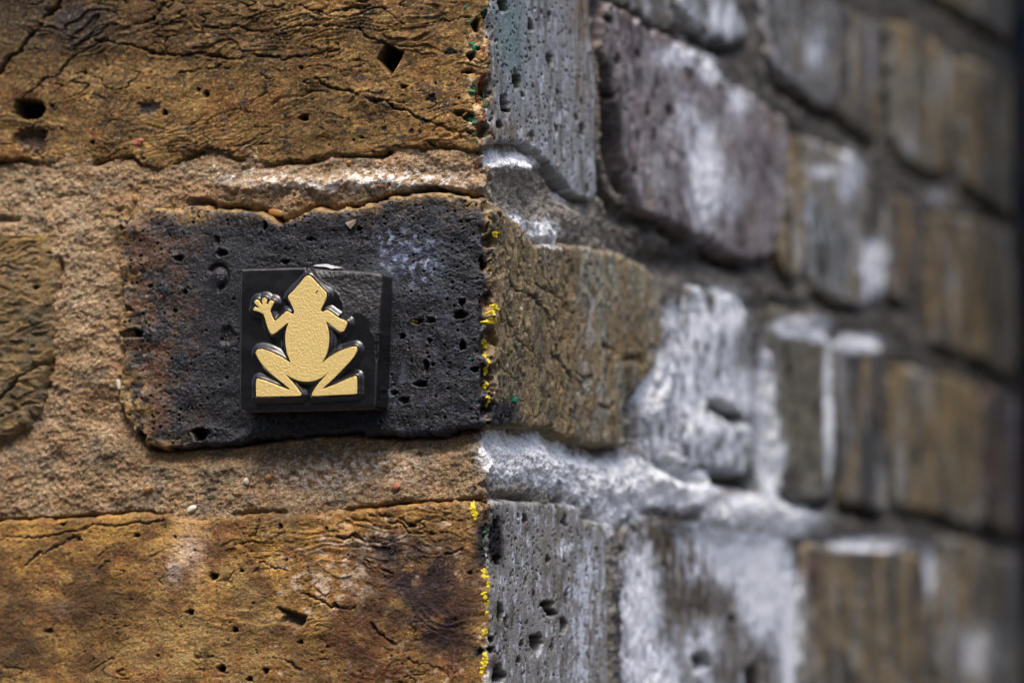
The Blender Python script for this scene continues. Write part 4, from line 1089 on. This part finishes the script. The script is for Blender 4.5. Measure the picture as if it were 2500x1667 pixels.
p.paint((0.05, 0.043, 0.036), sdm * 0.75 * under * sst(80, 160, p.t))  # shade beneath the bricks, painted into the mortar colour
sm = salt(p)
p.paint((0.40, 0.43, 0.475), 0.75 * sst(-11, 2, p.t + 7 * p.n(6, 6, 4, 71)) * sst(0.04, 0.55, sm + 0.12 * n2))
p.paint((0.79, 0.82, 0.87), sst(-11, 2, p.t + 7 * p.n(6, 6, 4, 71)) * sst(0.10, 0.72, 1.1 * sm + 0.42 * p.n(5, 5, 5, 20, 0.68) + 0.25 * n3) * np.clip(sm * 2.4, 0, 1))  # salt on the joints, with sky blue put into its white
p.paint((0.06, 0.05, 0.042), 0.7 * sdm * np.clip(p.blob(1505, 1560, 16, 180, 3) + p.blob(1690, 630, 150, 30) + p.blob(1590, 560, 70, 30), 0, 1))  # dirt in one upright joint; shade of the upper bed painted dark
p.r[:] = 0.92
p.grit(1.35, 0.12, 0.035)
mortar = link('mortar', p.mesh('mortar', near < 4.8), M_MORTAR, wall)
P_mortar_patch = p


# -------------------------------------------------------------- pebbles, flecks and chips
def surf(p, t, v):
    j = int(np.clip(np.searchsorted(p.T, t), 1, len(p.T) - 1)); i = int(np.clip(np.searchsorted(p.V, v), 1, len(p.V) - 1))
    return float(p.h[i, j])


def pebble(px, py, rx, ry, ang, mat, name='pebble', parent=None, seed=0, lift=0.4, patch=None, flat=0.6):
    patch = patch or P_mortar_patch
    t, v = ft(px, py)
    bm = bmesh.new()
    bmesh.ops.create_icosphere(bm, subdivisions=3, radius=1.0)
    r_ = random.Random(seed)
    ph = [r_.uniform(0, 6) for _ in range(4)]
    a, b = rx / 8.5, ry / 9.0
    ca, sa = math.cos(ang), math.sin(ang)
    h = surf(patch, t, v)
    for q in bm.verts:
        x, y, z = q.co
        k = 1 + 0.12 * math.sin(2.3 * x + ph[0]) + 0.10 * math.sin(3.1 * z + ph[1]) + 0.06 * math.sin(5 * y + ph[2])
        x, z, y = x * a * k, z * b * k, y * min(a, b) * flat * k
        q.co = ((t + x * ca - z * sa) * MM, (y - h - lift * min(a, b)) * MM, (v + Z0 + x * sa + z * ca) * MM)
    me = bpy.data.meshes.new(name)
    bm.to_mesh(me); bm.free(); me.shade_smooth()
    return link(name, me, mat, parent or mortar)


for k, a in enumerate(((669, 518, 19, 8, -0.25, M_PEB_O), (326, 484, 9, 9, 0.3, M_PEB_O), (597, 1175, 7, 9, 0.4, M_PEB_W), (463, 1241, 14, 7, 0.45, M_PEB_W), (847, 396, 7, 6, 0.3, M_PEB_O), (521, 407, 4, 6, 0.2, M_PEB_W),
                        (288, 938, 5, 14, 0.2, M_PEB_W), (652, 1165, 8, 7, 0, M_PEB_O), (356, 1194, 8, 6, 0.3, M_PEB_O), (282, 897, 4, 9, 0, M_PEB_R), (716, 468, 4, 5, 0, M_PEB_O), (965, 1186, 12, 9, 0.2, M_PEB_R), (372, 903, 12, 7, 0.1, M_PEB_W))):
    pebble(*a, seed=k)
ch = pebble(337, 345, 16, 11, 0.35, M_PEB_R, 'stone_chip', b_top, 50, 0.3, P_top_patch)
ch.data.shade_flat()
rr_ = random.Random(3)
for q in ch.data.vertices:
    q.co += Vector((rr_.gauss(0, 1), rr_.gauss(0, 1), rr_.gauss(0, 1))) * 0.00012


def fleck(patch, px, py, rx, ry, mat, parent, name='paint_fleck', seed=0, proud=0.18):
    """a dab of paint lying on the brick's own relief"""
    t, v = wp(px, py)
    rt = rx / 8.5 if t <= 0 else rx / 3.0
    rv = ry / 9.0
    if mat is not M_YEL:
        rt *= 0.8; rv *= 0.8
    n = 27
    T_ = np.linspace(t - rt * 1.5, t + rt * 1.5, n); V_ = np.linspace(v - rv * 1.5, v + rv * 1.5, n)
    q = Patch(T_, V_, 300 + seed)
    ii = np.clip(np.searchsorted(patch.V, q.v), 0, len(patch.V) - 1); jj = np.clip(np.searchsorted(patch.T, q.t), 0, len(patch.T) - 1)
    base = patch.h[ii, jj]
    rr = np.hypot((q.t - t) / rt, (q.v - v) / rv) + 0.55 * perlin(q.t * 1.3 / rt + seed * 3.1, q.v * 1.3 / rv, seed)
    m = 1 - sst(0.55, 1.05, rr)
    q.h = (np.maximum(base, np.median(base) - 0.3) - 0.25 + (proud + 0.25) * np.sqrt(m) + 0.12 * perlin(q.t * 2.2, q.v * 2.2, seed + 9)).astype(F4)
    return link(name, q.mesh(name, m > 0.02), mat, parent)


for k, a in enumerate(((1205, 573, 5, 8), (1203, 752, 8, 9), (1196, 764, 6, 8), (1197, 784, 10, 8), (1014, 785, 6, 3), (1189, 832, 11, 9), (1193, 844, 6, 6), (1184, 870, 5, 8), (1189, 882, 6, 8), (1187, 903, 8, 11), (1189, 941, 9, 9), (1189, 969, 7, 5), (1193, 985, 4, 9))):
    fleck(P_dark_patch, *a, M_YEL, b_dark, seed=k)
for k, a in enumerate(((1154, 1238, 9, 14), (1160, 1257, 8, 14), (1185, 1394, 11, 9), (1184, 1407, 11, 6), (1190, 1428, 5, 12), (1179, 1448, 9, 6), (1182, 1460, 6, 8), (1189, 1472, 7, 8), (1188, 1495, 7, 7), (1186, 1540, 9, 9), (1182, 1549, 6, 6), (1187, 1600, 6, 12), (1184, 1615, 9, 12), (1179, 1634, 8, 12))):
    fleck(P_low_patch, *a, M_YEL, b_low, seed=30 + k)
for k, a in enumerate(((1136, 18, 5, 8), (1142, 55, 7, 9), (1136, 80, 3, 7), (1150, 106, 12, 7), (1160, 118, 12, 14), (1152, 222, 12, 16), (1148, 290, 17, 9), (1158, 298, 12, 10), (1155, 330, 8, 6), (1166, 343, 6, 9), (1184, 30, 6, 18), (1187, 250, 3, 30))):
    fleck(P_top_patch, *a, M_GREEN, b_top, seed=60 + k, proud=0.18)
for k, a in enumerate(((1180, 120, 6, 14), (1185, 140, 5, 9), (1178, 190, 7, 14), (1180, 220, 9, 18), (1176, 250, 7, 16), (1182, 285, 6, 20), (1184, 60, 4, 10))):
    fleck(P_top_patch, *a, M_RED, b_top, seed=80 + k, proud=0.15)
for k, a in enumerate(((1145, 880, 4, 9), (1161, 977, 3, 4))):
    fleck(P_dark_patch, *a, M_GREEN, b_dark, seed=90 + k, proud=0.15)
fleck(P_dark_patch, 1246, 975, 8, 14, M_GREEN, b_dark, seed=95, proud=0.3)
fleck(P_low_patch, 1190, 1300, 6, 10, M_GREEN, b_low, seed=96, proud=0.2)

# pale shard lying against the burnt brick
t, v = ft(861, 547); h = surf(P_dark_patch, t, v)
sh = [ft(*q) for q in ((848, 545), (876, 537), (873, 549), (862, 561), (855, 553))]
m_ = len(sh)
me = bpy.data.meshes.new('shard')
vv = [(a * MM, (-h - 0.35 - 0.12 * i) * MM, (b + Z0) * MM) for i, (a, b) in enumerate(sh)] + [(a * MM, (-h + 0.5) * MM, (b + Z0) * MM) for (a, b) in sh]
me.from_pydata(vv, [], [tuple(range(m_))] + [tuple(range(2 * m_ - 1, m_ - 1, -1))] + [(i, m_ + i, m_ + (i + 1) % m_, (i + 1) % m_) for i in range(m_)])
link('shard', me, simple_mat('shard_stone', (0.20, 0.15, 0.11), 0.5, 0, 0.0001, 1500, 0.4, 0.3), b_dark)

# ------------------------------------------------------------------ the frog tile
OFF = 8.6            # the tile's face stands this far off the wall plane
za = lambda L, ox, oy, s: [ft(ox + x / s, oy + y / s, OFF + 1.5) for x, y in L]
A_, B_ = (560, 600, 3.409), (560, 630, 7.84)
frog = (za([(650, 248), (672, 254), (695, 275), (740, 325), (798, 385), (808, 402), (804, 440), (778, 495), (762, 528), (764, 548), (780, 549), (800, 538), (822, 540), (862, 568), (918, 608),
            (978, 636), (962, 690), (948, 712), (925, 716), (905, 706), (860, 673), (806, 634), (820, 690), (829, 760), (824, 840), (805, 910), (772, 972), (830, 925), (920, 875), (1000, 846), (1040, 838),
            (1060, 850), (1056, 888), (1010, 955), (930, 1040), (850, 1122), (776, 1188), (870, 1156), (970, 1112), (1040, 1086), (1060, 1096), (1061, 1150), (1060, 1212), (1044, 1233), (900, 1241), (702, 1250),
            (685, 1242), (700, 1202), (750, 1135), (824, 1055), (780, 1090), (720, 1120), (650, 1132), (580, 1124), (510, 1095), (456, 1063), (505, 1115), (560, 1180), (594, 1228), (590, 1246), (570, 1250),
            (420, 1253), (240, 1255), (223, 1240), (220, 1190), (223, 1122), (238, 1107), (320, 1130), (430, 1175), (503, 1195), (440, 1140), (350, 1068), (270, 985), (226, 912), (219, 884), (238, 864),
            (280, 862), (350, 885), (430, 925), (506, 971), (481, 900), (466, 820), (465, 740), (474, 690), (488, 642)], *A_)
        + za([(1000, 1340), (880, 1434), (832, 1456), (790, 1440), (740, 1350), (690, 1200), (655, 1085), (600, 1045), (520, 1018), (462, 996), (458, 968), (490, 940), (552, 956), (560, 942), (500, 885), (478, 845),
              (495, 805), (530, 795), (565, 820), (595, 872), (632, 886), (636, 870), (622, 820), (632, 775), (668, 760), (706, 775), (716, 810), (704, 880), (726, 888), (745, 870), (762, 826), (800, 812), (844, 832),
              (846, 870), (802, 950), (784, 1010), (796, 1065), (830, 1150), (866, 1208), (900, 1180), (1000, 1095), (1085, 1022), (1130, 1030), (1195, 1070), (1232, 1050), (1232, 1005), (1190, 900), (1132, 785),
              (1122, 742), (1150, 695), (1280, 560), (1430, 380)], *B_))
frog = np.array(frog)
frog_s = smooth_poly(frog, 4)

tile_poly = smooth_poly(np.array([ft(x, y, OFF) for x, y in ((584, 662), (588, 654), (660, 652), (740, 650), (840, 656), (916, 664), (927, 670), (929, 690), (924, 830), (919, 975), (913, 994), (900, 1000),
                                  (760, 1004), (612, 1006), (594, 1002), (584, 988), (582, 900), (583, 780))]), 3)
chip_poly = np.array([ft(560 + x / 3.409, 600 + y / 3.409, OFF) for x, y in ((622, 120), (1330, 150), (1330, 720), (1240, 735), (1200, 742), (1168, 700), (1160, 622), (1128, 592), (1090, 570), (1040, 568), (1010, 595),
                      (982, 645), (950, 622), (922, 606), (938, 545), (940, 480), (905, 400), (860, 355), (800, 318), (735, 262), (690, 205), (655, 180), (640, 212))])
lo, hi = tile_poly.min(0) - 0.9, tile_poly.max(0) + 0.9
st_ = 0.13
p = Patch(np.arange(lo[0], hi[0], st_), np.arange(lo[1], hi[1], st_), 71)
sdt = poly_sd(p.t, p.v, tile_poly)
dfr = -poly_sd(p.t, p.v, frog_s)          # distance outside the frog
R_ = 1.1
x = np.clip(sdt / R_, 0, 1)
prof = -R_ * (1 - np.sqrt(np.clip(1 - (1 - x) ** 2, 0, 1))) + np.minimum(sdt, 0) * 22
t_mid = ft(742, 650, OFF)[0]
mound = 1.45 * np.clip(1 - sst(0.05, 2.3, dfr + 0.25 * p.n(8, 8, 2, 1)), 0, 1) ** 1.35
mound = np.where(dfr < 0.0, 0.8, mound) - 0.35 * np.exp(-((dfr - 0.12) / 0.16) ** 2)
field = 0.16 * p.n(9, 9, 2, 2) + 0.03 * p.n(2.5, 2.5, 2, 3) + 0.10 * np.exp(-((sdt - 1.6) / 1.3) ** 2)
# bed slopes a little towards the middle, so that the upper slopes catch the sky
h = field + mound - 0.55 * sst(hi[1] - 13, hi[1] - 1, p.v) ** 2 * (p.t < t_mid)
dc = poly_sd(p.t, p.v, chip_poly) + 0.18 * p.n(1.4, 1.4, 3, 4)
cm = sst(-0.06, 0.22, dc)
vtop = hi[1]
hchip = 0.55 - 0.03 * np.clip(p.t - lo[0] - 20, 0, 99) - 1.2 * sst(vtop - 16, vtop - 5, p.v) - 1.6 * sst(vtop - 5, vtop, p.v) + 0.20 * p.n(3, 3, 4, 5) + 0.10 * p.n(0.9, 0.9, 3, 6)
h = h * (1 - cm) + hchip * cm
# snapped right rim lower down
t9, v9 = ft(915, 850, OFF)
rimcut = sst(0, 0.5, p.t - t9 + 0.5 * p.n(3, 3, 3, 7)) * (p.v > v9 - 4) * sst(0, 3, p.v - v9 + 4)
h = h - 0.7 * rimcut * (1 - cm)
# fine crack above the head
t0_, v0_ = ft(560 + 638 / 3.409, 600 + 180 / 3.409, OFF); t1_, v1_ = ft(560 + 652 / 3.409, 600 + 240 / 3.409, OFF)
h -= 0.5 * np.exp(-(line_d(p.t, p.v, [(t0_, v0_), (t1_, v1_)]) / 0.16) ** 2)
p.h = np.maximum(h + prof, -8.6).astype(F4)
p.c[:] = (0.006, 0.006, 0.008)
p.paint((0.012, 0.012, 0.015), 0.6 * sst(-0.1, 0.5, p.n(7, 6, 4, 8)))
p.paint((0.007, 0.0075, 0.009), cm)
p.paint((0.07, 0.072, 0.08), 0.35 * cm * sst(0.25, 0.6, p.n(1.2, 1.2, 3, 9)))
p.r[:] = np.clip(0.27 + 0.10 * p.n(5, 5, 3, 10) + 0.28 * cm, 0.17, 0.9)
for k in range(70):
    rnd_ = random.Random(400 + k)
    a, b = rnd_.uniform(760, 925), rnd_.uniform(665, 780)
    t, v = ft(a, b, OFF)
    if poly_sd(np.array([t]), np.array([v]), chip_poly)[0] > 0.5:
        p.pit(t, v, rnd_.uniform(0.15, 0.4), rnd_.uniform(0.12, 0.3), rnd_.uniform(0.1, 0.4), rnd_.uniform(0, 3), hard=0.3)
X = p.t.astype(float); Y = -(p.h.astype(float) + OFF); Z = p.v.astype(float) + Z0
C = np.concatenate([np.clip(p.c, 0.002, 0.95), p.r[..., None]], -1)
tc = tile_poly.mean(0)
tile = empty('frog_tile', (tc[0] * MM, -1.0 * MM, (tile_poly[:, 1].min() + Z0) * MM))
tag(tile, 'square black tile with raised gold frog and chipped corner on the burnt brick', 'tile')
m, N, L, B = new_mat('black_glaze')
at = nd(N, 'ShaderNodeAttribute', attribute_name='Col')
L.new(at.outputs['Color'], B.inputs['Base Color']); L.new(at.outputs['Alpha'], B.inputs['Roughness'])
B.inputs['Specular IOR Level'].default_value = 0.6
geo = N.new('ShaderNodeNewGeometry')
no = nd(N, 'ShaderNodeTexNoise', Scale=900.0, Detail=3.0)
L.new(geo.outputs['Position'], no.inputs['Vector'])
bp = nd(N, 'ShaderNodeBump', Strength=1.0, Distance=0.00006)
L.new(no.outputs['Fac'], bp.inputs['Height']); L.new(bp.outputs[0], B.inputs['Normal'])
body = link('tile_body', grid_mesh('tile_body', X, Y, Z, C, sdt > -0.42), m, tile)

# the frog itself: a flat-topped casting with softened edges
n = len(frog_s)
tan = np.roll(frog_s, -1, 0) - np.roll(frog_s, 1, 0)
tan /= np.linalg.norm(tan, axis=1)[:, None] + 1e-9
area = 0.5 * np.sum(frog_s[:, 0] * np.roll(frog_s[:, 1], -1) - np.roll(frog_s[:, 0], -1) * frog_s[:, 1])
nin = np.stack([-tan[:, 1], tan[:, 0]], 1) * (1 if area > 0 else -1)
rings = [(0.0, -1.9), (0.0, -0.12), (0.035, -0.035), (0.11, 0.0)]
FT = 1.5
verts = []
for ins, z in rings:
    for q in frog_s + nin * ins:
        verts.append((q[0] * MM, -(OFF + FT + z) * MM, (q[1] + Z0) * MM))
faces = []
flip = area < 0
for r_ in range(3):
    for i in range(n):
        j = (i + 1) % n
        f = (r_ * n + i, r_ * n + j, (r_ + 1) * n + j, (r_ + 1) * n + i)
        faces.append(f[::-1] if flip else f)
top = [Vector((verts[3 * n + i][0] * 1000, verts[3 * n + i][2] * 1000, 0)) for i in range(n)]
for tri in tessellate_polygon([top]):
    a, b, c = (top[i] for i in tri)
    up_ = (b - a).cross(c - a).z > 0
    tri = tuple(3 * n + i for i in tri)
    faces.append(tri if up_ else tri[::-1])
me = bpy.data.meshes.new('frog')
me.from_pydata(verts, [], faces)
me.update()
frog_o = link('frog_emblem', me, M_GOLD, tile)
frog_o['label'] = 'raised gold frog, its right forearm broken off'
# the nick that reads as its eye
t, v = ft(774, 712, OFF + 1.5)
ev = [(t + a, v + b) for a, b in ((-0.42, -0.35), (-0.1, -0.38), (0.36, 0.12), (0.4, 0.34), (0.05, 0.32), (-0.34, -0.08))]
me = bpy.data.meshes.new('eye')
k = len(ev)
me.from_pydata([(a * MM, -(OFF + FT + 0.02) * MM, (b + Z0) * MM) for a, b in ev] + [(a * MM, -(OFF - 0.3) * MM, (b + Z0) * MM) for a, b in ev], [],
               [tuple(range(k))] + [(i, k + i, k + (i + 1) % k, (i + 1) % k) for i in range(k)])
link('eye', me, m, frog_o)
# white sliver of bare clay along the broken top edge
sl_px = ((764, 649), (775, 646), (787, 645), (800, 645), (809, 648), (815, 650), (822, 650), (834, 654), (828, 655), (817, 655), (808, 656), (800, 653), (790, 651), (776, 650))
sv = [ft(x, y, OFF - 1.6) for x, y in sl_px]
k = len(sv)
me = bpy.data.meshes.new('white_sliver')
me.from_pydata([(a * MM, -(OFF - 1.6) * MM, (b + Z0) * MM) for a, b in sv] + [(a * MM, -(OFF - 5.0) * MM, (b + Z0) * MM) for a, b in sv], [],
               [tuple(range(k))] + [(i, k + i, k + (i + 1) % k, (i + 1) % k) for i in range(k)])
link('white_sliver', me, M_WHITE, tile)

# ------------------------------------------------------------------ drainpipe at the far end of the return face
RP = 34.0
best = None
for s in np.arange(640, 900, 1.0):
    cx_, cy_ = RP + 14, s
    a = np.linspace(0, 2 * np.pi, 90)
    x_, _ = proj(cx_ + RP * np.cos(a), cy_ + RP * np.sin(a), np.full(90, Z0))
    e = abs(x_.min() - 2482)
    if best is None or e < best[0]:
        best = (e, s)
PY = best[1]
pipe = empty('drainpipe', ((RP + 14) * MM, PY * MM, 0))
tag(pipe, 'dark navy painted drainpipe at the right edge of the brick wall', 'drainpipe')


def lathe(name, prof, mat, parent, cx_, cy_, seg=48):
    vv, ff = [], []
    for r_, z in prof:
        for k in range(seg):
            a = 2 * math.pi * k / seg
            vv.append(((cx_ + r_ * math.cos(a)) * MM, (cy_ + r_ * math.sin(a)) * MM, z * MM))
    for i in range(len(prof) - 1):
        for k in range(seg):
            ff.append((i * seg + k, i * seg + (k + 1) % seg, (i + 1) * seg + (k + 1) % seg, (i + 1) * seg + k))
    me = bpy.data.meshes.new(name)
    me.from_pydata(vv, [], ff)
    me.shade_smooth()
    return link(name, me, mat, parent)


lathe('pipe', [(RP, 0), (RP, 800), (RP, 1600), (RP, 2500)], M_PIPE, pipe, RP + 14, PY)
for z in (700, 1850):
    lathe('socket', [(RP + 0.5, z), (RP + 7, z + 1), (RP + 8, z + 4), (RP + 5, z + 8), (RP + 5, z + 62), (RP + 8, z + 66), (RP + 8, z + 74), (RP + 1, z + 78)], M_PIPE, pipe, RP + 14, PY)
    v_, f_ = box(0.002, 0.016, (PY - 70) * MM, (PY + 70) * MM, (z + 20) * MM, (z + 50) * MM)
    me = bpy.data.meshes.new('bracket')
    me.from_pydata(v_, [], f_)
    link('bracket', me, M_PIPE, pipe)
